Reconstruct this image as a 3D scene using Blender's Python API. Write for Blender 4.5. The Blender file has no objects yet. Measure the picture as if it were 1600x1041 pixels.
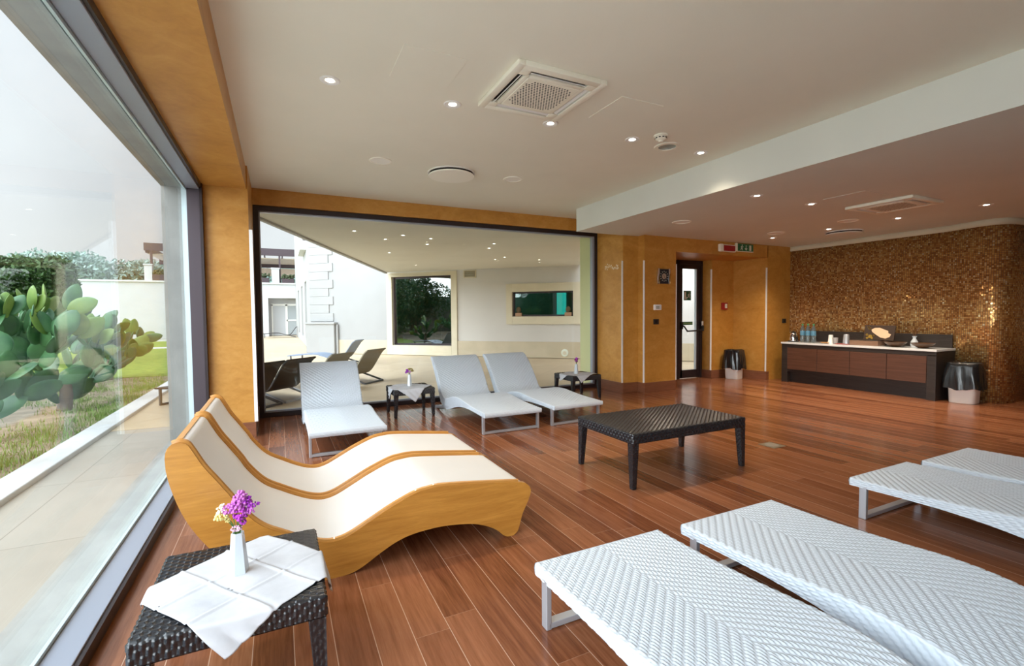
import bpy, bmesh, math, random
import numpy as np
from mathutils import Vector, Matrix, Euler

random.seed(7)
rng = np.random.default_rng(11)
C = bpy.context.scene.collection
S = bpy.context.scene
PI = math.pi

# ------------------------------------------------------------------ camera
cam_d = bpy.data.cameras.new('camera')
cam_d.sensor_fit = 'HORIZONTAL'; cam_d.sensor_width = 36.0
cam_d.lens = 36.0 * 741.1 / 1600.0
cam_d.clip_start = 0.05; cam_d.clip_end = 400
cam = bpy.data.objects.new('camera', cam_d); C.objects.link(cam)
_p, _y, _r = map(math.radians, (2.3115, 26.124, -0.5044))
_fw = Vector((math.sin(_y)*math.cos(_p), math.cos(_y)*math.cos(_p), -math.sin(_p)))
_rt = Vector((math.cos(_y), -math.sin(_y), 0)); _up = _rt.cross(_fw)
_rt, _up = _rt*math.cos(_r)+_up*math.sin(_r), _up*math.cos(_r)-_rt*math.sin(_r)
cam.matrix_world = Matrix(((_rt.x, _up.x, -_fw.x, 0), (_rt.y, _up.y, -_fw.y, 0), (_rt.z, _up.z, -_fw.z, 1.3), (0, 0, 0, 1)))
S.camera = cam

# ------------------------------------------------------------------ view, sky
S.view_settings.view_transform = 'Standard'
S.view_settings.look = 'None'
S.view_settings.gamma = 1.0
S.view_settings.use_curve_mapping = False
S.view_settings.exposure = 0.68
S.cycles.max_bounces = 10
S.cycles.diffuse_bounces = 6
S.cycles.glossy_bounces = 4
S.cycles.transparent_max_bounces = 16
S.cycles.sample_clamp_indirect = 8.0
S.cycles.caustics_reflective = False
S.cycles.caustics_refractive = False
S.cycles.use_denoising = True

SKY_BASE, SKY_ZENITH, SKY_VEIL = 0.68, 0.8, 5.0
world = bpy.data.worlds.new('overcast_sky'); S.world = world
world.use_nodes = True
nt = world.node_tree; nt.nodes.clear()
_out = nt.nodes.new('ShaderNodeOutputWorld'); _bg = nt.nodes.new('ShaderNodeBackground')
_tc = nt.nodes.new('ShaderNodeTexCoord')
def _vm(op, a, b):
    n = nt.nodes.new('ShaderNodeVectorMath'); n.operation = op
    nt.links.new(a, n.inputs[0]); n.inputs[1].default_value = b
    return n
def _mr(val, a, b, c, d, smooth=True):
    n = nt.nodes.new('ShaderNodeMapRange')
    if smooth: n.interpolation_type = 'SMOOTHSTEP'
    nt.links.new(val, n.inputs['Value'])
    for k, v in (('From Min', a), ('From Max', b), ('To Min', c), ('To Max', d)): n.inputs[k].default_value = v
    return n.outputs['Result']
def _ma(op, a, b):
    n = nt.nodes.new('ShaderNodeMath'); n.operation = op
    nt.links.new(a, n.inputs[0])
    if hasattr(b, 'node'): nt.links.new(b, n.inputs[1])
    else: n.inputs[1].default_value = b
    return n.outputs[0]
_veil_dir = Vector((-0.90, -0.38, 0.27)).normalized()
_dot = _vm('DOT_PRODUCT', _tc.outputs['Generated'], _veil_dir).outputs['Value']
_sep = nt.nodes.new('ShaderNodeSeparateXYZ'); nt.links.new(_tc.outputs['Generated'], _sep.inputs[0])
_lobe = _mr(_dot, 0.30, 1.0, 0.0, SKY_VEIL)
_zen = _mr(_sep.outputs['Z'], 0.40, 1.0, 0.0, SKY_ZENITH)
_cl = nt.nodes.new('ShaderNodeTexNoise'); _cl.inputs['Scale'].default_value = 2.2; _cl.inputs['Detail'].default_value = 4
nt.links.new(_tc.outputs['Generated'], _cl.inputs['Vector'])
_cloud = _mr(_cl.outputs[0], 0.3, 0.7, SKY_BASE*0.88, SKY_BASE*1.12)
_str = _ma('ADD', _ma('ADD', _lobe, _zen), _cloud)
_col = nt.nodes.new('ShaderNodeMixRGB')
_col.inputs[1].default_value = (0.96, 0.965, 1.0, 1); _col.inputs[2].default_value = (0.90, 0.96, 1.06, 1)
nt.links.new(_mr(_sep.outputs['Z'], 0.0, 0.6, 0.0, 1.0), _col.inputs[0])
nt.links.new(_col.outputs[0], _bg.inputs['Color']); nt.links.new(_str, _bg.inputs['Strength'])
nt.links.new(_bg.outputs[0], _out.inputs['Surface'])

SPOT_W = 34.0

# ------------------------------------------------------------------ node helpers
class M:
    """small helper around one material's node tree"""
    def __init__(s, name):
        s.m = bpy.data.materials.new(name); s.m.use_nodes = True
        s.t = s.m.node_tree; s.t.nodes.clear()
        s.out = s.n('ShaderNodeOutputMaterial')
        s.p = s.n('ShaderNodeBsdfPrincipled'); s.l(s.p.outputs[0], s.out.inputs['Surface'])
    def n(s, t, **kw):
        n = s.t.nodes.new(t)
        for k, v in kw.items(): setattr(n, k, v)
        return n
    def l(s, a, b): s.t.links.new(a, b)
    def setp(s, **kw):
        for k, v in kw.items():
            k = {'rough': 'Roughness', 'metal': 'Metallic', 'color': 'Base Color', 'coat': 'Coat Weight', 'spec': 'Specular IOR Level',
                 'coatr': 'Coat Roughness', 'sheen': 'Sheen Weight', 'trans': 'Transmission Weight', 'sss': 'Subsurface Weight'}.get(k, k)
            if k == 'Base Color' and not hasattr(v, 'node'): v = (*v, 1)
            if hasattr(v, 'node'): s.l(v, s.p.inputs[k])
            else: s.p.inputs[k].default_value = v
        return s
    def coord(s, kind='Object', scale=(1, 1, 1), rot=(0, 0, 0)):
        tc = s.n('ShaderNodeTexCoord'); mp = s.n('ShaderNodeMapping')
        mp.inputs['Scale'].default_value = scale; mp.inputs['Rotation'].default_value = rot
        s.l(tc.outputs[kind], mp.inputs['Vector']); return mp.outputs[0]
    def noise(s, vec, scale, detail=4, rough=.5, dist=0):
        n = s.n('ShaderNodeTexNoise'); s.l(vec, n.inputs['Vector'])
        n.inputs['Scale'].default_value = scale; n.inputs['Detail'].default_value = detail
        n.inputs['Roughness'].default_value = rough; n.inputs['Distortion'].default_value = dist
        return n.outputs[0]
    def ramp(s, f, stops):
        r = s.n('ShaderNodeValToRGB'); e = r.color_ramp.elements
        while len(e) < len(stops): e.new(.5)
        for k, (p, c) in zip(e, stops): k.position = p; k.color = (*c, 1)
        s.l(f, r.inputs[0]); return r.outputs[0]
    def math(s, op, a, b=None, c=None):
        n = s.n('ShaderNodeMath', operation=op)
        for i, v in enumerate((a, b, c)):
            if v is None: continue
            if hasattr(v, 'node'): s.l(v, n.inputs[i])
            else: n.inputs[i].default_value = v
        return n.outputs[0]
    def mix(s, f, a, b, mode='MIX'):
        n = s.n('ShaderNodeMixRGB', blend_type=mode)
        for i, v in enumerate((f, a, b)):
            if hasattr(v, 'node'): s.l(v, n.inputs[i])
            elif i == 0: n.inputs[0].default_value = v
            else: n.inputs[i].default_value = (*v, 1)
        return n.outputs[0]
    def bump(s, h, strength=.3, dist=.01):
        b = s.n('ShaderNodeBump'); b.inputs['Strength'].default_value = strength; b.inputs['Distance'].default_value = dist
        s.l(h, b.inputs['Height']); s.l(b.outputs[0], s.p.inputs['Normal']); return s

def plain(name, color, rough=.5, metal=0, **kw):
    return M(name).setp(color=color, rough=rough, metal=metal, **kw).m

def noisy(name, c1, c2, scale=3, rough=.6, detail=5, bump=.1, bdist=.004, dist=0, stretch=(1, 1, 1), **kw):
    a = M(name); v = a.coord(scale=stretch); f = a.noise(v, scale, detail, .55, dist)
    a.setp(color=a.ramp(f, [(.3, c1), (.7, c2)]), rough=rough, **kw)
    if bump: a.bump(a.noise(v, scale*6, 5), bump, bdist)
    return a.m

def emit(name, color, strength):
    a = M(name); e = a.n('ShaderNodeEmission'); e.inputs[0].default_value = (*color, 1); e.inputs[1].default_value = strength
    a.l(e.outputs[0], a.out.inputs['Surface']); return a.m

def mat_plaster():
    a = M('ochre_waxed_plaster'); v = a.coord(scale=(1, 1, 1.6))
    big = a.noise(v, 1.7, 6, .6, 1.6); fine = a.noise(v, 9, 6, .65, 1.2)
    f = a.math('ADD', a.math('MULTIPLY', big, .6), a.math('MULTIPLY', fine, .4))
    a.setp(color=a.ramp(f, [(.34, (.43, .19, .030)), (.5, (.52, .245, .045)), (.68, (.60, .31, .075))]), rough=.42)
    return a.bump(fine, .12, .004).m

def mat_floor():
    a = M('reddish_wood_planks')
    tc = a.n('ShaderNodeTexCoord'); sp = a.n('ShaderNodeSeparateXYZ'); a.l(tc.outputs['Object'], sp.inputs[0])
    W, L = .1455, 1.9
    px = a.math('DIVIDE', a.math('ADD', sp.outputs[0], .125), W)
    ix = a.math('FLOOR', px); fx = a.math('FRACT', px)
    wn = a.n('ShaderNodeTexWhiteNoise', noise_dimensions='1D'); a.l(ix, wn.inputs['W'])
    py = a.math('ADD', a.math('DIVIDE', sp.outputs[1], L), a.math('MULTIPLY', wn.outputs[0], 7.3))
    iy = a.math('FLOOR', py); fy = a.math('FRACT', py)
    cb = a.n('ShaderNodeCombineXYZ'); a.l(ix, cb.inputs[0]); a.l(iy, cb.inputs[1])
    w2 = a.n('ShaderNodeTexWhiteNoise', noise_dimensions='2D'); a.l(cb.outputs[0], w2.inputs['Vector'])
    g = a.n('ShaderNodeCombineXYZ')
    a.l(a.math('MULTIPLY', sp.outputs[0], 34), g.inputs[0]); a.l(a.math('MULTIPLY', sp.outputs[1], 1.7), g.inputs[1])
    a.l(a.math('MULTIPLY', w2.outputs[0], 30), g.inputs[2])
    grain = a.noise(g.outputs[0], 1.0, 7, .62, .7)
    g2 = a.n('ShaderNodeCombineXYZ')
    a.l(a.math('MULTIPLY', sp.outputs[0], 150), g2.inputs[0]); a.l(a.math('MULTIPLY', sp.outputs[1], 9), g2.inputs[1]); a.l(a.math('MULTIPLY', w2.outputs[0], 30), g2.inputs[2])
    pores = a.noise(g2.outputs[0], 1.0, 3, .6)
    f = a.math('ADD', a.math('ADD', a.math('MULTIPLY', grain, .55), a.math('MULTIPLY', pores, .22)), a.math('MULTIPLY', w2.outputs[0], .26))
    col = a.ramp(f, [(.27, (.088, .027, .012)), (.44, (.185, .064, .028)), (.60, (.268, .102, .047)), (.78, (.35, .150, .076))])
    # thin pale joints between the planks, faint ones at the butt ends
    ex = a.math('MULTIPLY', a.math('MINIMUM', fx, a.math('SUBTRACT', 1.0, fx)), W)
    ey = a.math('MULTIPLY', a.math('MINIMUM', fy, a.math('SUBTRACT', 1.0, fy)), L)
    j1 = a.math('LESS_THAN', ex, .0015); j2 = a.math('LESS_THAN', ey, .0012)
    col = a.mix(a.math('MULTIPLY', j2, .3), col, (.55, .36, .24))
    col = a.mix(a.math('MULTIPLY', j1, .75), col, (.60, .40, .28))
    rg = a.math('ADD', a.math('MULTIPLY', pores, .14), .13)
    a.setp(color=col, rough=rg, spec=.36)
    h = a.math('SUBTRACT', a.math('MULTIPLY', pores, .25), a.math('MAXIMUM', j1, j2))
    return a.bump(h, .25, .0015).m

def mat_mosaic():
    a = M('copper_glass_mosaic')
    tc = a.n('ShaderNodeTexCoord'); sp = a.n('ShaderNodeSeparateXYZ'); a.l(tc.outputs['UV'], sp.inputs[0])
    T = .0245
    u = a.math('DIVIDE', sp.outputs[0], T); v = a.math('DIVIDE', sp.outputs[1], T)
    cb = a.n('ShaderNodeCombineXYZ'); a.l(a.math('FLOOR', u), cb.inputs[0]); a.l(a.math('FLOOR', v), cb.inputs[1])
    wn = a.n('ShaderNodeTexWhiteNoise', noise_dimensions='2D'); a.l(cb.outputs[0], wn.inputs['Vector'])
    fu = a.math('FRACT', u); fv = a.math('FRACT', v)
    eu = a.math('MINIMUM', fu, a.math('SUBTRACT', 1., fu)); ev = a.math('MINIMUM', fv, a.math('SUBTRACT', 1., fv))
    grout = a.math('LESS_THAN', a.math('MINIMUM', eu, ev), .075)
    col = a.ramp(wn.outputs[0], [(0, (.34, .145, .042)), (.3, (.54, .265, .083)), (.55, (.68, .365, .12)), (.8, (.78, .48, .17)), (.95, (.86, .62, .29)), (1, (.90, .76, .48))])
    col = a.mix(grout, col, (.045, .022, .012))
    a.setp(color=col, rough=a.math('ADD', .2, a.math('MULTIPLY', grout, .5)), metal=a.math('MULTIPLY', a.math('SUBTRACT', 1., grout), .55))
    geo = a.n('ShaderNodeNewGeometry')
    vm = a.n('ShaderNodeVectorMath', operation='SUBTRACT'); a.l(wn.outputs['Color'], vm.inputs[0]); vm.inputs[1].default_value = (.5, .5, .5)
    vs = a.n('ShaderNodeVectorMath', operation='SCALE'); a.l(vm.outputs[0], vs.inputs[0]); vs.inputs['Scale'].default_value = .22
    va = a.n('ShaderNodeVectorMath', operation='ADD'); a.l(geo.outputs['Normal'], va.inputs[0]); a.l(vs.outputs[0], va.inputs[1])
    vn = a.n('ShaderNodeVectorMath', operation='NORMALIZE'); a.l(va.outputs[0], vn.inputs[0])
    a.l(vn.outputs[0], a.p.inputs['Normal'])
    return a.m

def mat_wood(name, c1, c2, stretch, rough=.35, scale=1.0, coat=0):
    a = M(name); v = a.coord(scale=stretch); g = a.noise(v, scale, 6, .6, 1.2); p = a.noise(v, scale*7, 4, .6)
    f = a.math('ADD', a.math('MULTIPLY', g, .75), a.math('MULTIPLY', p, .25))
    a.setp(color=a.ramp(f, [(.3, c1), (.72, c2)]), rough=rough, coat=coat)
    return a.bump(p, .08, .002).m

def mat_glass(name, tint=(.95, .98, .97), f0=.025, k=.5):
    a = M(name); tr = a.n('ShaderNodeBsdfTransparent'); tr.inputs[0].default_value = (*tint, 1)
    gl = a.n('ShaderNodeBsdfGlossy'); gl.inputs['Roughness'].default_value = 0.0
    lw = a.n('ShaderNodeLayerWeight'); lw.inputs['Blend'].default_value = .5
    fr = a.math('ADD', a.math('MULTIPLY', a.math('POWER', lw.outputs['Facing'], 5), k), f0)     # Schlick, same from both faces
    mx = a.n('ShaderNodeMixShader'); a.l(fr, mx.inputs[0]); a.l(tr.outputs[0], mx.inputs[1]); a.l(gl.outputs[0], mx.inputs[2])
    a.l(mx.outputs[0], a.out.inputs['Surface']); return a.m

def mat_tiles(name, c1, c2, grout, sx, sy, rough=.5, gw=.004, off=(0, 0), rot=0):
    a = M(name)
    v = a.coord(rot=(0, 0, rot)); sp = a.n('ShaderNodeSeparateXYZ'); a.l(v, sp.inputs[0])
    u = a.math('DIVIDE', a.math('ADD', sp.outputs[0], off[0]), sx); w = a.math('DIVIDE', a.math('ADD', sp.outputs[1], off[1]), sy)
    cb = a.n('ShaderNodeCombineXYZ'); a.l(a.math('FLOOR', u), cb.inputs[0]); a.l(a.math('FLOOR', w), cb.inputs[1])
    wn = a.n('ShaderNodeTexWhiteNoise', noise_dimensions='2D'); a.l(cb.outputs[0], wn.inputs['Vector'])
    fu = a.math('FRACT', u); fw_ = a.math('FRACT', w)
    eu = a.math('MULTIPLY', a.math('MINIMUM', fu, a.math('SUBTRACT', 1., fu)), sx); ew = a.math('MULTIPLY', a.math('MINIMUM', fw_, a.math('SUBTRACT', 1., fw_)), sy)
    gr = a.math('LESS_THAN', a.math('MINIMUM', eu, ew), gw*.5)
    n = a.noise(v, 2.5, 6, .6)
    f = a.math('ADD', a.math('MULTIPLY', wn.outputs[0], .4), a.math('MULTIPLY', n, .6))
    col = a.mix(gr, a.ramp(f, [(.25, c1), (.75, c2)]), grout)
    a.setp(color=col, rough=rough); return a.m

K = {}
K['plaster'] = mat_plaster()
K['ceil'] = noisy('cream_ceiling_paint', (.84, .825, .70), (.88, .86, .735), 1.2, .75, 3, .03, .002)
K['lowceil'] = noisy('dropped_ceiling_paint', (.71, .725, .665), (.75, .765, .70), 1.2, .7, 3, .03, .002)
K['floor'] = mat_floor()
K['mosaic'] = mat_mosaic()
K['base'] = mat_wood('baseboard_wood', (.16, .055, .025), (.26, .10, .05), (3, 3, 30), .4)
K['darkmetal'] = plain('brown_black_window_metal', (.030, .020, .022), .38, .2)
K['greymetal'] = plain('blue_grey_aluminium', (.33, .36, .43), .42, .35)
K['lightbead'] = plain('pale_aluminium_bead', (.58, .70, .74), .35, .3)
K['concrete'] = noisy('grey_render', (.30, .30, .28), (.40, .40, .37), 4, .85, 5, .2, .004)
K['glass'] = mat_glass('window_glass')
K['tglass'] = mat_glass('dark_facade_glass', (.34, .48, .44), .24, .76)
K['white_wicker'] = plain('white_synthetic_wicker', (.57, .63, .70), .42)
K['steel'] = plain('satin_grey_steel', (.50, .53, .58), .36, .55)
K['black_wicker'] = plain('black_brown_synthetic_wicker', (.011, .0125, .016), .25, spec=.8)
K['teak'] = mat_wood('honey_teak_veneer', (.36, .145, .022), (.60, .285, .056), (1.1, 8, 11), .32, 2.0, .15)
K['teakrim'] = mat_wood('teak_edge', (.40, .17, .035), (.52, .25, .06), (2, 9, 9), .35, 2.0, .1)
K['vinyl'] = noisy('ivory_vinyl', (.66, .645, .625), (.70, .68, .655), 2, .42, 3, .05, .002)
K['cloth'] = noisy('white_linen', (.49, .50, .53), (.53, .54, .57), 30, .85, 3, .15, .001)
K['ceramic'] = plain('white_ceramic', (.62, .68, .74), .22, coat=.3)
K['whitepl'] = plain('white_plastic', (.87, .87, .84), .4)
K['creampl'] = plain('cream_plastic', (.88, .855, .72), .45)
K['discw'] = plain('warm_white_enamel', (.92, .90, .79), .4)
K['blackpl'] = plain('black_plastic', (.015, .015, .017), .35)
K['dark'] = plain('dark_void', (.012, .010, .010), .8)
K['strip'] = plain('white_corner_guard', (.90, .91, .92), .35)
K['dwood'] = mat_wood('near_black_oak', (.018, .013, .011), (.045, .034, .029), (6, 1.2, 20), .42, 1.6)
K['walnut'] = mat_wood('walnut_door', (.060, .024, .014), (.135, .060, .036), (5, 1.1, 22), .38, 1.5)
K['topwhite'] = plain('pale_stone_counter', (.72, .74, .76), .12)
K['chrome'] = plain('chrome', (.75, .75, .77), .12, 1.0)
K['bag'] = plain('black_bin_bag', (.010, .011, .013), .22, spec=.7)
K['red'] = plain('red_plastic', (.33, .012, .014), .35)
K['green'] = plain('sign_green', (.004, .12, .045), .35)
K['signwhite'] = plain('sign_white', (.72, .76, .66), .4)
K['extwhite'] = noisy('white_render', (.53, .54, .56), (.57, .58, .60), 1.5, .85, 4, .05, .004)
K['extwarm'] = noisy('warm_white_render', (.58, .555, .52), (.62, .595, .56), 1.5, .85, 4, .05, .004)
K['stone'] = noisy('cream_stone', (.60, .54, .40), (.68, .61, .46), 3, .7, 5, .06, .004)
K['terr'] = mat_tiles('beige_terrace_tiles', (.50, .39, .26), (.60, .48, .33), (.33, .26, .18), .9, .9, .45, .008, rot=PI/4)
K['pav'] = mat_tiles('cream_paving', (.35, .315, .26), (.42, .38, .32), (.22, .195, .16), .66, 1.25, .6, .006, off=(.2, .1))
K['house'] = noisy('white_render_toned_down', (.325, .322, .316), (.35, .347, .342), 1.5, .85, 4, .05, .004)  # white render darkened in colour to offset the strong sky light here
K['kerb'] = noisy('white_kerb_stone', (.58, .58, .57), (.66, .66, .65), 6, .8, 5, .15, .004)
K['soil'] = noisy('sandy_soil', (.16, .12, .075), (.34, .27, .19), 3.5, .95, 8, .8, .03, .6)
K['lawn'] = noisy('lawn', (.12, .19, .016), (.24, .32, .035), 5, .9, 8, .8, .03)
K['grass'] = plain('grass_blade', (.16, .28, .04), .6)
K['bronze'] = plain('dark_pergola_timber', (.055, .035, .045), .5)
K['canvas'] = plain('pergola_canvas', (.62, .52, .42), .8)
K['sling'] = noisy('taupe_sling_fabric', (.27, .24, .18), (.32, .29, .215), 60, .7, 2, .1, .001)
K['dsling'] = plain('dark_sling_fabric', (.012, .010, .010), .5)
K['bsling'] = plain('blue_grey_sling_fabric', (.20, .25, .34), .5)
K['dgrey'] = plain('dark_grey_frame', (.10, .11, .12), .45, .4)
K['bowl'] = mat_wood('dark_brown_bowl', (.05, .022, .010), (.12, .055, .025), (8, 8, 8), .3, 2)
K['brass'] = plain('worn_brass', (.34, .30, .22), .4, .7)
def mat_leaf(name, c1, c2, sc=6):
    a = M(name); v = a.coord(); f = a.noise(v, sc, 4)
    a.setp(color=a.ramp(f, [(.3, c1), (.7, c2)]), rough=.5); return a.m
K['pad'] = mat_leaf('cactus_pad', (.016, .080, .030), (.065, .185, .058), 5)
K['padyoung'] = mat_leaf('young_cactus_pad', (.09, .19, .03), (.20, .29, .05), 6)
K['bark'] = noisy('bark', (.10, .07, .045), (.20, .15, .10), 9, .9)
K['leaf'] = mat_leaf('tree_leaf', (.020, .065, .014), (.075, .16, .035), 1.6)
K['leaf2'] = mat_leaf('hazy_tree_leaf', (.21, .31, .27), (.31, .42, .37), .5)  # distance haze mixed into the leaf colour
K['stem'] = plain('flower_stem', (.10, .20, .05), .6)

# ------------------------------------------------------------------ object helpers
def link(o, parent=None):
    C.objects.link(o)
    if parent is not None: o.parent = parent
    return o

def thing(name, label, cat, loc=(0, 0, 0), rz=0, group=None):
    o = bpy.data.objects.new(name, None); o.empty_display_size = .1; C.objects.link(o)
    o.location = loc; o.rotation_euler = (0, 0, rz)
    return tag(o, label, cat, group)

def tag(o, label, cat, group=None, kind=None):
    o['label'] = label; o['category'] = cat
    if group: o['group'] = group
    if kind: o['kind'] = kind
    return o

def struct(o, label=None):
    o['kind'] = 'structure'
    if label: o['label'] = label
    return o

class MB:
    """collects shapes in one bmesh and links them as one mesh object"""
    def __init__(s): s.b = bmesh.new()
    def box(s, x0, x1, y0, y1, z0, z1, bev=0, seg=2, mx=None):
        m = Matrix.Translation(((x0+x1)/2, (y0+y1)/2, (z0+z1)/2)) @ Matrix.Diagonal((abs(x1-x0), abs(y1-y0), abs(z1-z0), 1))
        if mx is not None: m = mx @ m
        g = bmesh.ops.create_cube(s.b, size=1, matrix=m)
        if bev:
            es = {e for v in g['verts'] for e in v.link_edges}
            bmesh.ops.bevel(s.b, geom=list(es), offset=bev, segments=seg, profile=.5, affect='EDGES')
        return s
    def prism(s, pts, z0, z1, mx=None, bev=0):
        """closed outline in xy, extruded along z"""
        vs = []
        for z in (z0, z1): vs.append([s.b.verts.new((mx @ Vector((p[0], p[1], z))) if mx is not None else (p[0], p[1], z)) for p in pts])
        n = len(pts); f = []
        f.append(s.b.faces.new(list(reversed(vs[0])))); f.append(s.b.faces.new(vs[1]))
        for i in range(n): f.append(s.b.faces.new((vs[0][i], vs[0][(i+1) % n], vs[1][(i+1) % n], vs[1][i])))
        if bev:
            es = list(f[0].edges)+list(f[1].edges)
            bmesh.ops.bevel(s.b, geom=es, offset=bev, segments=2, profile=.5, affect='EDGES')
        return s
    def lathe(s, prof, n=24, mx=None, cx=0, cy=0):
        rings = []
        for r, z in prof:
            if r < 1e-6:
                p = Vector((cx, cy, z)); rings.append([s.b.verts.new(mx @ p if mx is not None else p)])
            else:
                ring = []
                for i in range(n):
                    a = 2*PI*i/n; p = Vector((cx+r*math.cos(a), cy+r*math.sin(a), z)); ring.append(s.b.verts.new(mx @ p if mx is not None else p))
                rings.append(ring)
        for A, B in zip(rings, rings[1:]):
            for i in range(n):
                j = (i+1) % n
                if len(A) == 1 and len(B) == 1: continue
                if len(A) == 1: s.b.faces.new((A[0], B[j], B[i]))
                elif len(B) == 1: s.b.faces.new((A[i], A[j], B[0]))
                else: s.b.faces.new((A[i], A[j], B[j], B[i]))
        return s
    def tube(s, pts, r, n=8, caps=True):
        pts = [Vector(p) for p in pts]; rs = r if isinstance(r, (list, tuple)) else [r]*len(pts)
        rings = []; up = Vector((0, 0, 1))
        t0 = (pts[1]-pts[0]).normalized()
        if abs(t0.dot(up)) > .95: up = Vector((1, 0, 0))
        for i, p in enumerate(pts):
            t = (pts[min(i+1, len(pts)-1)]-pts[max(i-1, 0)]).normalized()
            a = t.cross(up).normalized(); b = a.cross(t).normalized(); up = b
            rings.append([s.b.verts.new(p+rs[i]*(a*math.cos(2*PI*k/n)+b*math.sin(2*PI*k/n))) for k in range(n)])
        for A, B in zip(rings, rings[1:]):
            for k in range(n): s.b.faces.new((A[k], A[(k+1) % n], B[(k+1) % n], B[k]))
        if caps: s.b.faces.new(list(reversed(rings[0]))); s.b.faces.new(rings[-1])
        return s
    def bar(s, a, b, w, h, side=(1, 0, 0), bev=0):
        """rectangular bar between two points; w is measured along side"""
        a, b = Vector(a), Vector(b); t = (b-a).normalized(); sx = Vector(side); sx = (sx-t*sx.dot(t)).normalized(); n = t.cross(sx)
        m = Matrix((sx, n, t)).transposed().to_4x4(); m.translation = (a+b)/2; l = (b-a).length
        return s.box(-w/2, w/2, -h/2, h/2, -l/2, l/2, bev=bev, mx=m)
    def ball(s, c, r, sub=1, sc=(1, 1, 1), mx=None):
        m = Matrix.Translation(c) @ (mx if mx is not None else Matrix()) @ Matrix.Diagonal((*[r*k for k in sc], 1))
        bmesh.ops.create_icosphere(s.b, subdivisions=sub, radius=1, matrix=m); return s
    def poly(s, pts):
        s.b.faces.new([s.b.verts.new(p) for p in pts]); return s
    def build(s, name, m, parent=None, smooth=False, angle=40):
        bmesh.ops.recalc_face_normals(s.b, faces=s.b.faces)
        me = bpy.data.meshes.new(name); s.b.to_mesh(me); s.b.free()
        if smooth:
            me.shade_smooth(); me.set_sharp_from_angle(angle=math.radians(angle))
        me.materials.append(m)
        return link(bpy.data.objects.new(name, me), parent)

def grid_mesh(name, grids, m, parent=None, smooth=True):
    """grids: list of (nu, nv, 3) arrays, each a quad sheet; all in one mesh"""
    V, F, base = [], [], 0
    for g in grids:
        nu, nv = g.shape[:2]; V.append(g.reshape(-1, 3))
        i = np.arange(nu*nv).reshape(nu, nv)+base
        F.append(np.stack([i[:-1, :-1], i[1:, :-1], i[1:, 1:], i[:-1, 1:]], -1).reshape(-1, 4)); base += nu*nv
    V = np.concatenate(V).astype(np.float32); F = np.concatenate(F).astype(np.int32)
    me = bpy.data.meshes.new(name)
    me.vertices.add(len(V)); me.vertices.foreach_set('co', V.ravel())
    me.loops.add(F.size); me.loops.foreach_set('vertex_index', F.ravel())
    me.polygons.add(len(F)); me.polygons.foreach_set('loop_start', np.arange(0, F.size, 4, dtype=np.int32))
    me.update(calc_edges=True); me.validate()
    if smooth: me.shade_smooth()
    me.materials.append(m)
    return link(bpy.data.objects.new(name, me), parent)

def copy_tree(o, parent=None):
    c = o.copy(); C.objects.link(c)
    if parent is not None: c.parent = parent
    for ch in list(o.children): copy_tree(ch, c)
    return c

def weave(U, V, w, L, shift=.25, gap=.28):
    row = np.floor(V/w); a = V/w-row; p = U/L+shift*row; p = p-np.floor(p)
    on = np.clip(np.minimum(p, (1-gap)-p)/(.16*(1-gap)), 0, 1)
    on = on*on*(3-2*on)
    return np.sqrt(np.clip(np.sin(PI*a), 0, 1))*(.35+.65*on)

def rmx(x=0, y=0, z=0, loc=(0, 0, 0)):
    return Matrix.Translation(loc) @ Euler((x, y, z)).to_matrix().to_4x4()
# ================================================================== the room
ZC, ZL, ZS = 2.89, 2.55, 2.646       # ceiling, dropped ceiling, soffit over the left glazing
YB = 6.75                            # lintel wall over the back window

def S_box(name, m, *boxes, **kw):
    b = MB()
    for q in boxes: b.box(*q)
    return struct(b.build(name, m, **kw))

S_box('floor', K['floor'], (-.68, 11.2, -3.6, 6.84, -.12, 0), (5.0, 8.4, 6.84, 6.98, -.12, 0))
S_box('ceiling', K['ceil'], (-.29, 5.1, -3.6, 6.95, ZC, ZC+.25))
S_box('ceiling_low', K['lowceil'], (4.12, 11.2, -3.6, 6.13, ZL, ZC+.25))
S_box('wall_left', K['plaster'], (-.69, -.28, -3.6, 5.79, ZS, ZC+.3), (-.69, -.265, 5.79, 6.95, 0, ZC+.3))
S_box('wall_left_outer', K['concrete'], (-1.02, -.69, 5.79, 7.0, -.05, ZC+.6), (-1.02, -.69, -3.6, 5.79, ZS, ZC+.6))
S_box('wall_back', K['plaster'], (-.265, 5.02, YB, 6.95, 2.69, ZC+.1))
MBp = MB().prism([(5.0, 6.97), (5.0, 6.11), (5.30, 6.09), (5.30, 5.94), (5.985, 5.95), (5.985, 6.97)], 0, ZC+.3)
pier = struct(MBp.build('wall_back_pier', K['plaster']))
b = MB()
for i in range(46):
    y = 6.22+.36*random.random(); z = 2.02+.075*random.random()+(.03 if y > 6.45 else 0)*random.random(); r = .004+.013*random.random()
    b.prism([(r*(.6+.6*random.random())*math.cos(k*PI/3), r*.8*math.sin(k*PI/3)) for k in range(6)], 0, .0015, mx=rmx(0, -PI/2, 0, (5.0, y, z)))
b.build('paint_chip', plain('bare_plaster', (.78, .66, .48), .8), pier)
S_box('wall_back_header', K['plaster'], (5.985, 8.32, 5.95, 6.97, 2.315, ZC+.3), (5.985, 6.90, 6.86, 6.97, 0, 2.315))
struct(MB().prism([(7.58, 6.97), (7.58, 6.6), (8.19, 6.6), (8.30, 5.95), (9.3, 5.95), (9.3, 6.97)], 0, ZC+.3).build('wall_back_niche', K['plaster']))
S_box('wall_rear', K['plaster'], (-1.0, 11.2, -3.75, -3.6, -.1, 3.1))
S_box('wall_right', K['plaster'], (11.0, 11.2, -3.6, 3.2, 0, 2.7))

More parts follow.
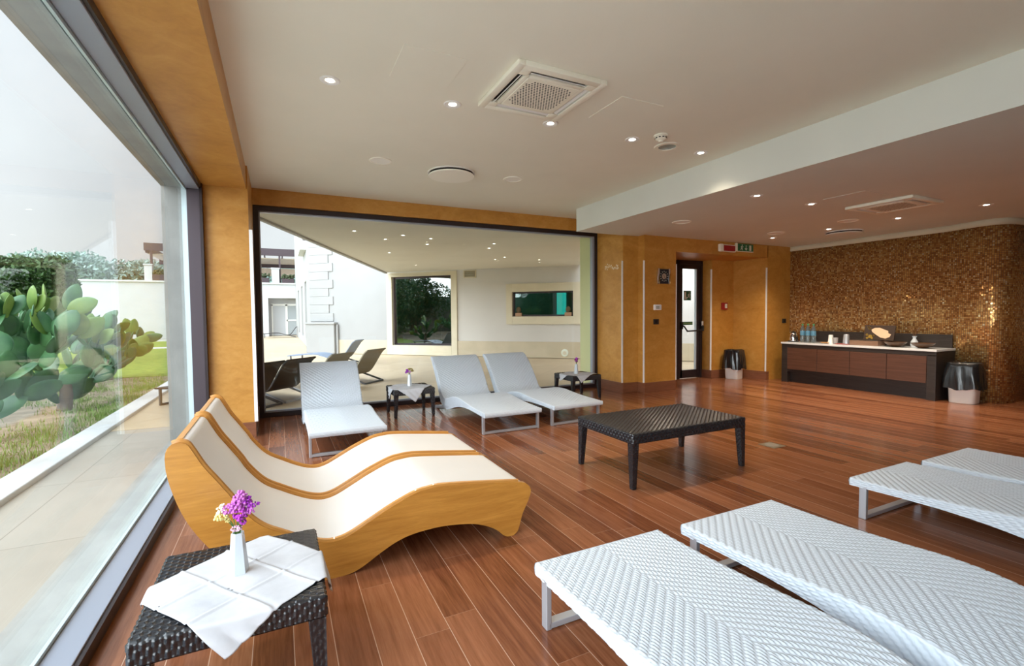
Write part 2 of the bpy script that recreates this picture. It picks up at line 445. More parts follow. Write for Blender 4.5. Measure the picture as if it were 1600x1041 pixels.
# the mosaic wall: flat, then a soft wave out into the room and away round the corner
ctrl = [(8.98, 5.97), (8.98, 5.0), (8.98, 4.2), (8.98, 3.75), (8.965, 3.5), (8.90, 3.28), (8.865, 3.10), (8.88, 2.97), (8.95, 2.88), (9.07, 2.835), (9.25, 2.82), (9.6, 2.82), (10.3, 2.82), (11.05, 2.82)]
def catmull(P, n):
    out = []
    for i in range(len(P)-1):
        p0, p1, p2, p3 = P[max(i-1, 0)], P[i], P[i+1], P[min(i+2, len(P)-1)]
        for k in range(n):
            t = k/n
            out.append(tuple(.5*(2*p1[j]+(p2[j]-p0[j])*t+(2*p0[j]-5*p1[j]+4*p2[j]-p3[j])*t*t+(3*p1[j]-p0[j]-3*p2[j]+p3[j])*t**3) for j in range(len(p1))))
    out.append(tuple(P[-1])); return out
path = catmull(ctrl, 6)
def curved_wall(name, m, path, z0, z1, off, thick=.12):
    bm = bmesh.new(); uv = bm.loops.layers.uv.new('UVMap'); s = 0; rows = []
    for i, p in enumerate(path):
        if i: s += math.dist(p, path[i-1])
        a, c = path[max(i-1, 0)], path[min(i+1, len(path)-1)]
        t = Vector((c[0]-a[0], c[1]-a[1])).normalized(); nrm = Vector((t.y, -t.x))   # towards the room
        if nrm.x > 0 and i < 20: nrm = -nrm
        rows.append((s, Vector(p)+nrm*off, Vector(p)-nrm*thick))
    vs = [[bm.verts.new((q.x, q.y, z)) for q in (f, bk) for z in (z0, z1)] for s, f, bk in rows]
    for i in range(len(rows)-1):
        A, B = vs[i], vs[i+1]
        for idx in ((0, 1), (2, 3), (0, 2), (1, 3)):
            f = bm.faces.new((A[idx[0]], A[idx[1]], B[idx[1]], B[idx[0]])); f.smooth = idx in ((0, 1), (2, 3))
            for lp in f.loops:
                k = i if lp.vert in A else i+1; lp[uv].uv = (rows[k][0], lp.vert.co.z)
    bmesh.ops.recalc_face_normals(bm, faces=bm.faces)
    me = bpy.data.meshes.new(name); bm.to_mesh(me); bm.free(); me.materials.append(m)
    return struct(link(bpy.data.objects.new(name, me)))
curved_wall('wall_mosaic', K['mosaic'], path, 0, 2.475, 0)
curved_wall('trim_cornice', noisy('cornice_paint', (.62, .58, .43), (.66, .62, .47), 2, .7, 3, 0), path, 2.465, ZL+.01, .018)

# baseboards
def baseboard(name, segs, h=.16, t=.014):
    b = MB()
    for (x0, y0), (x1, y1) in segs:
        d = Vector((x1-x0, y1-y0)); L = d.length; a = math.atan2(d.y, d.x)
        b.box(-.0, L, -t, 0.002, 0, h, bev=.003, mx=rmx(0, 0, a, (x0, y0, 0)))
    return struct(b.build(name, K['base']))
baseboard('baseboard_pier', [((5.0, 6.76), (5.0, 6.11)), ((4.99, 6.11), (5.30, 6.09)), ((5.30, 6.09), (5.30, 5.94)), ((5.288, 5.94), (5.985, 5.95))])
baseboard('baseboard_niche', [((7.58, 6.85), (7.58, 6.6)), ((7.568, 6.6), (8.19, 6.6)), ((8.19, 6.6), (8.30, 5.95)), ((8.29, 5.95), (8.36, 5.95))])
baseboard('baseboard_left', [((-.66, 5.79), (-.265, 5.79)), ((-.265, 5.776), (-.265, 6.76))])
# white corner guards
for i, (x, y, z1, w) in enumerate([(5.0, 6.11, 2.14, .034), (5.30, 5.94, 2.14, .034), (5.985, 5.95, 2.11, .018), (7.58, 6.6, 2.13, .034), (8.30, 5.95, 2.13, .038), (-.265, 5.79, 2.22, .034)]):
    sx = -1 if i != 5 and i != 2 else 1
    b = MB(); b.box(x-sx*.0+min(0, 0), x-sx*(-w), y-.005, y+.0, .162, z1, bev=.002); b.box(x-.005 if sx < 0 else x, x if sx < 0 else x+.005, y-.005, y+w, .162, z1, bev=.002)
    struct(b.build('trim_%d' % (i+1), K['strip']))

# left glazing (window_1)
w1 = struct(MB().box(-.692, -.674, -3.55, 5.74, 0, .058).box(-.692, -.674, -3.55, 5.74, 2.60, ZS).box(-.69, -.668, 5.72, 5.789, 0, ZS).build('window_1', K['darkmetal']))
b = MB(); b.box(-.80, -.692, -3.55, 5.73, 0, .066, bev=.003).box(-.80, -.692, -3.55, 5.73, 2.585, ZS-.001, bev=.003)
b.build('window_frame', K['greymetal'], w1)
b = MB(); b.box(-.80, -.690, 5.725, 5.788, .0, ZS-.001, bev=.003); b.box(-.80, -.690, -3.58, -3.5, 0, ZS-.001)
b.build('window_jamb', plain('plum_grey_metal', (.075, .058, .070), .4, .3), w1)
b = MB(); b.box(-.816, -.802, -3.5, 5.72, .0, .082).box(-.816, -.802, -3.5, 5.72, 2.565, ZS-.002).box(-.845, -.802, 5.735, 5.786, .0, ZS-.002)
b.build('glazing_bead', K['lightbead'], w1)
MB().box(-.836, -.824, -3.5, 5.76, .03, 2.63).build('window_pane', K['glass'], w1)
S_box('trim_sill', K['concrete'], (-1.03, -.84, -3.6, 5.79, -.08, .045))
S_box('trim_reveal', K['concrete'], (-1.02, -.845, -3.6, 5.79, 2.60, ZS))

# back window (window_2)
w2 = thing_w2 = struct(MB().box(-.262, -.20, 6.79, 6.88, 0, 2.69, bev=.003).box(4.94, 4.998, 6.79, 6.88, 0, 2.69, bev=.003)
    .box(-.21, 4.95, 6.79, 6.88, 0, .062, bev=.003).box(-.21, 4.95, 6.79, 6.88, 2.625, 2.69, bev=.003).build('window_2', K['darkmetal']))
b = MB(); b.box(-.20, -.185, 6.80, 6.86, .062, 2.625).box(4.90, 4.94, 6.80, 6.87, .062, 2.625).box(-.2, 4.93, 6.80, 6.86, .062, .082).box(-.2, 4.93, 6.80, 6.86, 2.607, 2.625)
b.build('window_frame', K['greymetal'], w2)
MB().box(-.195, 4.92, 6.828, 6.840, .075, 2.615).build('window_pane', K['glass'], w2)

# glazed exit door (door_1)
d1 = struct(MB().box(6.90, 6.97, 6.82, 6.9, 0, 2.30, bev=.003).box(7.515, 7.578, 6.82, 6.9, 0, 2.30, bev=.003).box(6.90, 7.578, 6.82, 6.9, 2.235, 2.312, bev=.003).build('door_1', K['darkmetal']))
b = MB(); b.box(6.97, 7.05, 6.835, 6.885, .01, 2.235, bev=.003).box(7.43, 7.515, 6.835, 6.885, .01, 2.235, bev=.003).box(7.0, 7.45, 6.835, 6.885, 2.15, 2.235, bev=.003).box(7.0, 7.45, 6.835, 6.885, .01, .165, bev=.003)
b.build('door_leaf', K['darkmetal'], d1)
MB().box(7.415, 7.432, 6.832, 6.88, .165, 2.15).build('glazing_bead', K['steel'], d1)
MB().box(7.04, 7.435, 6.855, 6.865, .15, 2.16).build('door_pane', K['glass'], d1)
b = MB(); b.tube([(7.02, 6.83, 1.06), (7.03, 6.76, 1.02), (7.08, 6.735, .935)], .016, 8).tube([(7.545, 6.83, 1.06), (7.535, 6.76, 1.02), (7.50, 6.735, .935)], .016, 8).tube([(7.07, 6.735, .935), (7.51, 6.735, .945)], .015, 10)
b.box(6.99, 7.045, 6.80, 6.835, .97, 1.12, bev=.01).box(7.515, 7.57, 6.80, 6.835, .97, 1.10, bev=.01)
b.build('panic_bar', K['blackpl'], d1, True)
MB().box(7.52, 7.56, 6.775, 6.80, 1.03, 1.12, bev=.008).build('lock_cover', K['whitepl'], d1, True)
def man(b, x, z, s, y, face=1):
    """running figure built from small plates at wall plane y"""
    P = lambda u, v: (x+face*u*s, y, z+v*s)
    bars = [((.0, .62), (-.06, .34), .16), ((-.06, .36), (.14, .22), .11), ((.14, .22), (.10, .0), .10), ((-.06, .36), (-.16, .16), .11), ((-.16, .16), (-.36, .14), .10), ((.0, .6), (.2, .48), .08), ((.2, .48), (.30, .58), .07), ((.0, .6), (-.18, .56), .08), ((-.18, .56), (-.26, .42), .07)]
    for p, q, w in bars: b.bar(P(*p), P(*q), w*s, .002, side=(1, 0, .01))
    b.lathe([(0, 0), (.10*s, 0), (.10*s, .002), (0, .002)], 10, mx=rmx(PI/2, 0, 0, P(.06, .78)))
stk = MB().box(7.10, 7.29, 6.848, 6.854, 1.535, 1.72).build('exit_sticker', K['green'], d1)
b = MB(); man(b, 7.235, 1.575, .13, 6.846); b.build('running_figure', K['signwhite'], stk)
MB().box(7.115, 7.155, 6.845, 6.847, 1.55, 1.70).build('door_shape', K['signwhite'], stk); MB().box(7.165, 7.185, 6.845, 6.847, 1.55, 1.60).build('step_shape', K['signwhite'], stk)
stk = MB().box(7.06, 7.34, 6.848, 6.854, 1.05, 1.115).build('push_sticker', K['green'], d1)
b = MB()
for k in range(9): b.box(7.075+k*.028, 7.095+k*.028, 6.845, 6.847, 1.067, 1.098)
b.build('sticker_lettering', plain('worn_sign_print', (.22, .34, .14), .5), stk)

# ================================================================== ceiling fittings
def downlight(x, y, z, label, k=1.0):
    t = thing('ceiling_downlight', label, 'downlight', (x, y, z), 0, 'recessed ceiling spotlights')
    MB().lathe([(.026, .002), (.030, -.002), (.038, -.005), (.060, -.006), (.066, -.001), (.066, .0), (.026, .002)], 28).build('trim_ring', K['whitepl'], t, True)
    MB().lathe([(.027, -.001), (.025, -.003), (0, -.003)], 20).build('lamp_lens', MEM, t)
    ld = bpy.data.lights.new('spot_lamp', 'SPOT'); ld.energy = SPOT_W*k; ld.spot_size = math.radians(118); ld.spot_blend = 1.0; ld.shadow_soft_size = .05; ld.color = (1.0, .84, .64)
    lo = bpy.data.objects.new('spot_lamp', ld); link(lo, t); lo.location = (0, 0, -.05)
    return t
MEM = emit('lamp_glow', (1.0, .93, .80), 14)
for x, lab in ((.35, 'recessed spotlight nearest the left glazing, in front of the square hatch'), (1.22, 'recessed spotlight between the square hatch and the square air cassette'), (2.08, 'recessed spotlight just behind the corner of the square air cassette'),
               (2.95, 'recessed spotlight beside the domed smoke detector'), (3.82, 'recessed spotlight closest to the stepped edge of the dropped ceiling')):
    downlight(x, 3.475, ZC, lab, .45 if x > 3.5 else 1.0)
for x, y, lab in ((4.66, 3.473, 'spotlight in the dropped ceiling closest to its stepped edge'), (5.61, 3.475, 'spotlight in the dropped ceiling beside the second square air cassette'),
                  (7.60, 2.63, 'spotlight in the dropped ceiling nearest the curved end of the mosaic wall'), (7.56, 3.51, 'spotlight in the dropped ceiling behind the second air cassette'),
                  (7.56, 4.41, 'spotlight in the dropped ceiling beside the dark round air diffuser'), (7.56, 5.33, 'spotlight in the dropped ceiling nearest the green exit sign')):
    downlight(x, y, ZL, lab, 2.7 if x > 7 else 1.3)

def cassette(x, y, z, label):
    t = thing('air_conditioner_cassette', label, 'air conditioner', (x, y, z), 0, 'square ceiling air cassettes')
    h = .342; b = MB(); m = K['creampl']
    # face plate as a frame with four outlet slots
    for sx in (-1, 1):
        b.box(min(sx*h, sx*.285), max(sx*h, sx*.285), -h, h, -.035, 0, bev=.008)
        b.box(-.29, .29, min(sx*h, sx*.285), max(sx*h, sx*.285), -.035, 0, bev=.004)
        b.box(min(sx*.235, sx*.20), max(sx*.235, sx*.20), -.235, .235, -.033, 0, bev=.003)
        b.box(-.21, .21, min(sx*.235, sx*.20), max(sx*.235, sx*.20), -.033, 0, bev=.003)
        for sy in (-1, 1): b.box(min(sx*.29, sx*.22), max(sx*.29, sx*.22), min(sy*.29, sy*.22), max(sy*.29, sy*.22), -.034, 0, bev=.003)
    b.build('face_plate', m, t, True, 30)
    MB().box(-.29, .29, -.29, .29, -.012, -.002).build('outlet_cavity', K['dark'], t)
    for k in range(4):
        MB().box(-.215, .215, -.012, .012, -.002, .002, mx=rmx(0, 0, k*PI/2) @ rmx(.75 if k in (0, 3) else .25, 0, 0, (0, -.258, -.026))).build('louver', K['whitepl'], t)
    g = MB().box(-.205, .205, -.205, .205, -.037, -.013, bev=.006).build('grille', m, t)
    b = MB()
    for i in range(17):
        for j in range(17):
            if abs(i-8)+abs(j-8) < 15:
                px, py = (i-8)*.0215+(.0107 if j % 2 else 0)-.005, (j-8)*.0215
                b.lathe([(0, -.0378), (.0066, -.0378), (.0066, -.036)], 6, cx=px, cy=py)
    b.build('grille_hole', K['dark'], g)
    return t
cassette(1.72, 3.02, ZC, 'square cream air cassette in the high ceiling with perforated grille')
cassette(6.50, 3.07, ZL, 'square cream air cassette in the dropped ceiling on the far side')
def hatch(x0, x1, y0, y1, z, label, m='ceil'):
    b = MB().box(x0, x1, y0, y1, z-.004, z, bev=.0015); return tag(b.build('access_hatch', K[m]), label, 'hatch', 'flush ceiling hatches')
hatch(.70, 1.10, 2.83, 3.24, ZC, 'flush square ceiling hatch beside the cream air cassette')
hatch(2.30, 2.70, 2.82, 3.24, ZC, 'flush square ceiling hatch behind the cream air cassette')
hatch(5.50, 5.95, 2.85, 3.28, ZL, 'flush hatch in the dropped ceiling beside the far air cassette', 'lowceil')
def diffuser(x, y, z, r, label, m):
    t = thing('round_air_diffuser', label, 'air diffuser', (x, y, z), 0, 'round ceiling air diffusers')
    MB().lathe([(r*.93, 0), (r*.93, -.028), (0, -.028)], 40).build('neck', K['dark'], t, True)
    MB().lathe([(r*1.02, 0), (r*1.04, -.012), (r*.99, -.014), (r*.95, -.004)], 48).build('collar', K['whitepl'], t, True)
    MB().lathe([(0, -.030), (r*.985, -.030), (r, -.036), (r*.985, -.045), (0, -.048)], 48).build('disc', m, t, True)
diffuser(1.78, 5.14, ZC, .255, 'white round disc diffuser in the high ceiling', K['discw'])
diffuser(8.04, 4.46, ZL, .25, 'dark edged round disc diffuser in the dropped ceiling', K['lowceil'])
def speaker(x, y, z, r, label, dark=False):
    t = thing('ceiling_speaker', label, 'speaker', (x, y, z), 0, 'round ceiling speakers')
    MB().lathe([(r*.86, -.001), (r*.88, -.008), (r, -.007), (r*1.02, -.001), (r*1.02, 0), (r*.86, 0)], 36).build('rim', K['discw'], t, True)
    MB().lathe([(r*.87, -.003), (r*.4, -.0055), (0, -.006)], 36).build('grille', K['lowgrille'], t, True)
K['lowgrille'] = plain('speaker_mesh', (.90, .89, .82), .6)
speaker(.98, 5.04, ZC, .112, 'round flush ceiling speaker before the back window, nearer the left pillar')
speaker(2.52, 5.08, ZC, .112, 'round flush ceiling speaker behind the white disc diffuser')
speaker(5.03, 4.90, ZL, .125, 'round flush speaker in the dropped ceiling near the wall clock')
speaker(7.12, 3.90, ZL, .125, 'round flush speaker in the dropped ceiling near the far air cassette')
speaker(7.13, 4.97, ZL, .125, 'round flush speaker in the dropped ceiling nearest the exit sign')
t = thing('emergency_lamp', 'round grey glass recessed lamp beside the smoke detector', 'ceiling lamp', (3.38, 3.48, ZC))
MB().lathe([(.082, -.002), (.085, -.010), (.118, -.008), (.122, 0), (.082, 0)], 36).build('rim', K['creampl'], t, True)
MB().lathe([(.083, -.003), (.05, -.007), (0, -.008)], 30).build('lens', plain('grey_glass', (.26, .30, .28), .12), t, True)
t = thing('smoke_detector', 'cream domed smoke detector on the high ceiling', 'smoke detector', (3.12, 3.29, ZC))
MB().lathe([(.062, 0), (.062, -.012), (.055, -.016), (0, -.016)], 28).build('base', K['creampl'], t, True)
MB().lathe([(.050, -.016), (.050, -.034), (.040, -.044), (.022, -.050), (.02, -.058), (0, -.060)], 28).build('sensor_head', K['creampl'], t, True)
b = MB()
for k in range(10):
    a = k*PI/5; b.box(-.009, .009, -.002, .002, -.031, -.022, mx=rmx(0, 0, a+PI/2, (.0505*math.cos(a), .0505*math.sin(a), 0)))
b.build('vent_slot', K['dark'], t)

# ================================================================== wall fittings on the far wall
YW = 5.945
t = thing('wall_clock', 'square black wall clock with silver side bars on the ochre pier', 'clock', (5.695, YW, 1.895))
MB().box(-.125, .125, -.022, 0, -.122, .122, bev=.004).build('case', plain('bronze_case', (.10, .055, .035), .4), t)
MB().box(-.098, .098, -.026, -.02, -.112, .112).build('dial', plain('blue_black_dial', (.008, .011, .018), .3), t)
for sx in (-1, 1): MB().box(sx*.114-.017, sx*.114+.017, -.034, 0, -.128, .128, bev=.006).build('side_bar', K['chrome'], t, True)
MB().lathe([(0, .030), (.046, .030), (.048, .025)], 28, mx=rmx(PI/2, 0, 0, (0, -.0, 0))).build('dial_center', plain('copper_disc', (.50, .38, .28), .35, .3), t, True)
for k in range(12):
    a = k*PI/6; r0 = .078
    MB().box(-.004, .004, -.029, -.025, r0-.010, r0+.010, mx=rmx(0, a, 0)).build('hour_mark', K['signwhite'], t)
MB().bar((0, -.032, 0), (-.022, -.032, .02), .006, .002, side=(0, 1, 0)).bar((0, -.032, 0), (.004, -.032, -.04), .005, .002, side=(0, 1, 0)).build('hand', K['blackpl'], t)
t = thing('thermostat', 'small white thermostat below the square wall clock', 'thermostat', (5.565, YW, 1.385))
MB().box(-.078, .078, -.028, 0, -.045, .045, bev=.008).build('housing', K['whitepl'], t, True)
MB().box(-.042, .03, -.031, -.027, -.026, .026).build('display', plain('lcd', (.42, .44, .38), .25), t)
for k in range(3): MB().box(.042, .062, -.032, -.027, -.028+k*.022, -.014+k*.022, bev=.003).build('button', K['lightbead'], t)
t = thing('switch_plate', 'black switch plate below the white thermostat', 'switch', (5.545, YW, 1.15), 0, 'black switch plates')
MB().box(-.058, .058, -.010, 0, -.043, .043, bev=.004).build('plate', K['blackpl'], t); MB().box(-.022, .022, -.014, -.009, -.026, .026, bev=.002).build('rocker', K['dark'], t)
u = copy_tree(t); u.location = (8.80, YW, 1.118); u['label'] = 'black switch plate on the far wall just above the sideboard end'
t = thing('alarm_sounder', 'red alarm light box with cream end cap above the exit recess', 'alarm', (7.165, YW, 2.43))
MB().box(-.205, -.12, -.07, 0, -.068, .068, bev=.018).build('end_cap', K['creampl'], t, True)
MB().box(-.125, .195, -.050, 0, -.050, .050, bev=.012).build('lens', K['red'], t, True)
b = MB().box(-.125, .20, -.045, 0, .050, .062, bev=.004).box(-.125, .20, -.045, 0, -.062, -.050, bev=.004).box(.192, .206, -.045, 0, -.062, .062, bev=.004); b.build('housing', K['creampl'], t)
t = thing('exit_sign', 'green exit sign with running figure, arrow and door', 'exit sign', (7.625, YW, 2.463))
MB().box(-.225, .225, -.035, 0, -.066, .066, bev=.004).build('panel', K['green'], t)
MB().box(-.232, -.195, -.040, 0, -.072, .072, bev=.005).box(-.2, .226, -.038, 0, -.074, -.064, bev=.002).build('side_trim', K['creampl'], t)
b = MB(); man(b, -.085, -.050, .115, -.037); b.build('running_figure', K['signwhite'], t)
b = MB(); b.box(.020, .032, -.038, -.034, -.02, .045)
b.prism([(-.01, 0), (.062, 0), (.026, -.040)], 0, .003, mx=rmx(PI/2, 0, 0, (0, -.035, -.012))); b.build('arrow', K['signwhite'], t)
MB().box(.115, .165, -.038, -.034, -.050, .045).build('door_shape', K['signwhite'], t)
t = thing('fire_alarm_button', 'red fire alarm call point inside the recess beside the door', 'alarm button', (7.905, 6.598, 1.415))
MB().box(-.07, .07, -.045, 0, -.07, .07, bev=.008).build('housing', K['red'], t)
MB().box(-.012, .045, -.050, -.044, -.04, .045).build('window', K['signwhite'], t); MB().lathe([(0, 0), (.014, 0), (.014, .004)], 14, mx=rmx(PI/2, 0, 0, (.016, -.048, .0))).build('button', K['blackpl'], t)
# floor drain plate
t = thing('floor_drain', 'small square metal floor plate with round grate set in the planks', 'floor plate', (4.27, 2.99, 0), 0)
MB().box(-.085, .085, -.085, .085, 0, .004, bev=.0015).build('plate', K['brass'], t)
MB().lathe([(.062, .004), (.062, .006), (.055, .0065), (0, .0065)], 30).build('grate', plain('dull_steel', (.42, .40, .36), .45, .6), t, True)

# ================================================================== sideboard and what stands on it
t = thing('sideboard', 'long low near-black sideboard with four walnut fronts along the mosaic wall', 'sideboard', (8.38, 4.54, 0))
X1 = .545
MB().box(-.015, X1, -1.165, 1.165, .705, .737, bev=.003).build('countertop', K['topwhite'], t)
b = MB().box(.012, X1, -1.05, 1.05, .20, .705).box(.0, X1, -1.155, 1.155, .640, .705, bev=.002); b.build('carcass', K['dwood'], t)
for y0, y1 in ((1.048, 1.155), (-1.155, -1.048)): MB().box(.0, X1, y0, y1, 0, .655, bev=.002).build('end_panel', K['dwood'], t)
MB().box(.10, X1, -1.05, 1.05, 0, .21).build('plinth', K['dwood'], t)
for y0, y1 in ((.516, 1.044), (-.012, .508), (-.540, -.020), (-1.044, -.548)): MB().box(-.006, .014, y0, y1, .245, .636, bev=.002).build('door', K['walnut'], t)
MB().box(.520, .545, -1.13, 1.06, .737, .935, bev=.003).build('backboard', K['dwood'], t)
ZT = .738
t = thing('kettle', 'steel kettle with black handle at the far end of the sideboard', 'kettle', (8.60, 5.62, ZT), .9)
MB().lathe([(.09, 0), (.092, .012), (.085, .018), (0, .018)], 24).build('base', K['blackpl'], t, True)
MB().lathe([(.078, .018), (.08, .05), (.07, .12), (.055, .16), (.05, .165), (0, .17)], 24).build('body', K['chrome'], t, True)
MB().lathe([(.05, .165), (.035, .182), (.012, .186), (.012, .2), (0, .203)], 20).build('lid', K['blackpl'], t, True)
MB().tube([(-.055, 0, .165), (-.10, 0, .185), (-.128, 0, .15), (-.118, 0, .08), (-.082, 0, .045)], .010, 8).build('handle', K['blackpl'], t, True)
MB().tube([(.06, 0, .11), (.09, 0, .135), (.105, 0, .158)], [.022, .016, .012], 10).build('spout', K['chrome'], t, True)
pb = M('clear_blue_plastic'); pb.setp(color=(.42, .52, .56), rough=.08, trans=.8); K['pet'] = pb.m
def bottle(x, y, label):
    t = thing('water_bottle', label, 'bottle', (x, y, ZT), 0, 'water bottles on the sideboard')
    MB().lathe([(0, 0), (.036, 0), (.040, .008), (.040, .09), (.036, .105), (.040, .12), (.040, .215), (.034, .25), (.016, .292), (.014, .31), (0, .311)], 20).build('body', K['pet'], t, True)
    MB().lathe([(.0408, .125), (.0408, .205), (.040, .206)], 20).build('label_sleeve', K['blab'], t, True)
    MB().lathe([(.017, .308), (.017, .334), (0, .335)], 14).build('cap', plain('green_cap', (.05, .30, .12), .4), t, True)
K['blab'] = plain('bottle_label', (.08, .22, .34), .4)
bottle(8.60, 5.45, 'water bottle nearest the kettle, end of the row of three'); bottle(8.60, 5.35, 'middle one of the three water bottles on the sideboard'); bottle(8.60, 5.25, 'water bottle nearest the white cups, end of the row of three')
t = thing('paper_cup_stack', 'white stack of upturned paper cups on the sideboard', 'cups', (8.60, 4.95, ZT))
MB().lathe([(.046, 0), (.047, .006), (.044, .014), (.045, .02), (.042, .03), (.033, .145), (.030, .148), (0, .148)], 24).build('cup', K['whitepl'], t, True)
tag(MB().lathe([(0, .002), (.05, .002), (.085, .014), (.086, .017), (.05, .006), (0, .006)], 28, cx=8.585, cy=5.03).build('saucer', plain('amber_dish', (.62, .34, .14), .35), None, True), 'small shallow amber dish beside the white cup stack', 'dish').location = (0, 0, ZT-.001)
t = thing('glass_tumbler', 'short clear tumbler beside the white cup stack', 'glass', (8.58, 4.865, ZT))
gm = M('clear_tumbler'); gm.setp(color=(.85, .82, .82), rough=.05, trans=.7); MB().lathe([(0, 0), (.036, 0), (.046, .105), (.042, .105), (.033, .012), (0, .012)], 22).build('bowl', gm.m, t, True)
t = thing('steel_beaker', 'tapered steel beaker on a red tray', 'beaker', (8.60, 4.70, ZT+.008))
MB().lathe([(0, 0), (.052, 0), (.05, .02), (.040, .15), (.036, .158), (0, .158)], 24).build('cup', K['steel'], t, True)
t = thing('red_tray', 'flat red tray under the tapered steel beaker', 'tray', (8.59, 4.72, ZT)); MB().box(-.085, .085, -.105, .105, 0, .007, bev=.003).build('plate', K['red'], t)
t = thing('wooden_box', 'low brown wooden box on the sideboard with a picture standing on it', 'box', (8.62, 4.40, ZT))
MB().box(-.10, .12, -.21, .21, 0, .078, bev=.003).build('body', mat_wood('box_wood', (.16, .085, .05), (.26, .15, .10), (8, 2, 20), .5), t)
MB().box(-.102, .122, -.212, .212, .078, .086, bev=.002).build('lid', K['dwood'], t)
# canvas with a golden pastry study, leaning back
t = thing('canvas_picture', 'canvas picture of golden pastry leaning on the wooden box', 'picture', (8.62, 4.235, ZT+.086)); t.rotation_euler = (0, math.radians(14), 0)
MB().box(-.010, .010, -.215, .215, .0, .245, bev=.002).build('canvas', plain('dark_brown_canvas', (.035, .016, .008), .5), t)
b = MB(); blob = [(-.10, .03), (-.155, .06), (-.17, .10), (-.13, .12), (-.125, .155), (-.06, .18), (.0, .205), (.07, .20), (.115, .17), (.10, .135), (.04, .09), (-.03, .045)]
b.prism([(y, z) for y, z in blob], 0, .002, mx=Matrix(((0, 0, -1, -.010), (1, 0, 0, 0), (0, 1, 0, 0), (0, 0, 0, 1)))); b.build('pastry_shape', plain('pale_pastry', (.72, .50, .33), .5), t)
gy = plain('golden_yellow', (.70, .46, .07), .5)
for y, z, r in ((.12, .06, .028), (.16, .035, .02), (.09, .035, .018), (.17, .085, .02), (.14, .19, .022), (.165, .215, .014), (.07, .07, .016)): MB().lathe([(0, 0), (r, 0), (r, .002)], 14, mx=Matrix(((0, 0, -1, -.010), (1, 0, 0, y), (0, 1, 0, z), (0, 0, 0, 1)))).build('golden_spot', gy, t)
def bowl(x, y, label):
    tag(MB().lathe([(0, 0), (.05, 0), (.06, .006), (.12, .045), (.145, .075), (.139, .076), (.11, .048), (.05, .014), (0, .012)], 36).build('serving_bowl', K['bowl'], None, True), label, 'bowl', 'dark wooden bowls').location = (x, y, ZT)
bowl(8.56, 3.97, 'dark brown bowl on the sideboard next to the picture'); bowl(8.56, 3.62, 'dark brown bowl on the sideboard end, before the white bud vase')
t = thing('bud_vase', 'small white waisted vase with dry sprigs behind the end bowl', 'vase', (8.80, 3.83, ZT))
MB().lathe([(0, 0), (.042, 0), (.050, .03), (.045, .08), (.022, .12), (.020, .14), (.032, .165), (.026, .164), (.012, .14), (0, .12)], 24).build('body', K['ceramic'], t, True)
b = MB()
for k in range(6):
    a = k*1.1; b.tube([(0, 0, .13), (.02*math.cos(a), .02*math.sin(a), .20), (.07*math.cos(a), .07*math.sin(a), .26+.02*(k % 3))], .0022, 5)
    b.ball((.07*math.cos(a), .07*math.sin(a), .265+.02*(k % 3)), .008, 1, (1, 1, 1.8))
b.build('dry_sprig', plain('dry_twig', (.16, .07, .03), .7), t)

# ================================================================== waste bins
def bin_(x, y, rz, sx, sy, label, seed):
    t = thing('waste_bin', label, 'waste bin', (x, y, 0), rz, 'white bins with black bags')
    r_ = random.Random(seed)
    def ring(hx, hy, z, n=72, wr=0, ph=0):
        pts = []
        for i in range(n):
            a = 2*PI*i/n; c, s_ = math.cos(a), math.sin(a)
            k = (abs(c)**5+abs(s_)**5)**(-1/5)
            w = 1+wr*(math.sin(9*a+ph)+.7*math.sin(17*a+2*ph+1)+.5*math.sin(31*a-ph))
            pts.append((hx*c*k*w, hy*s_*k*w, z+wr*.30*math.sin(4*a+ph)+wr*.10*math.sin(11*a+2*ph)))
        return np.array(pts+[pts[0]])
    def loft(rings): return np.stack(rings)
    grid_mesh('bin_body', [loft([ring(.001, .001, .0), ring(sx*.84, sy*.84, .0), ring(sx*.86, sy*.86, .006), ring(sx, sy, .5)])], K['whitepl'], t)
    R = [ring(sx*1.24, sy*1.22, .20, wr=.050, ph=1.0+seed), ring(sx*1.22, sy*1.20, .26, wr=.045, ph=1.3+seed), ring(sx*1.20, sy*1.17, .34, wr=.040, ph=1.8+seed), ring(sx*1.14, sy*1.12, .43, wr=.030, ph=2.2+seed), ring(sx*1.06, sy*1.06, .51, wr=.012, ph=2.6+seed),
         ring(sx*1.04, sy*1.04, .555, wr=.010, ph=3), ring(sx*.98, sy*.98, .562, wr=.012, ph=3.4), ring(sx*.92, sy*.92, .53, wr=.02, ph=3.9), ring(sx*.86, sy*.86, .38, wr=.03, ph=4.5), ring(sx*.6, sy*.6, .12, wr=.03, ph=4.9), ring(.01, .01, .1)]
    grid_mesh('bin_bag', [loft(R)], K['bag'], t)
bin_(7.955, 6.385, .20, .140, .150, 'white bin with black bag inside the exit recess', 1)
bin_(8.605, 3.150, .06, .145, .165, 'white bin with black bag beside the sideboard end at the curved mosaic', 4)
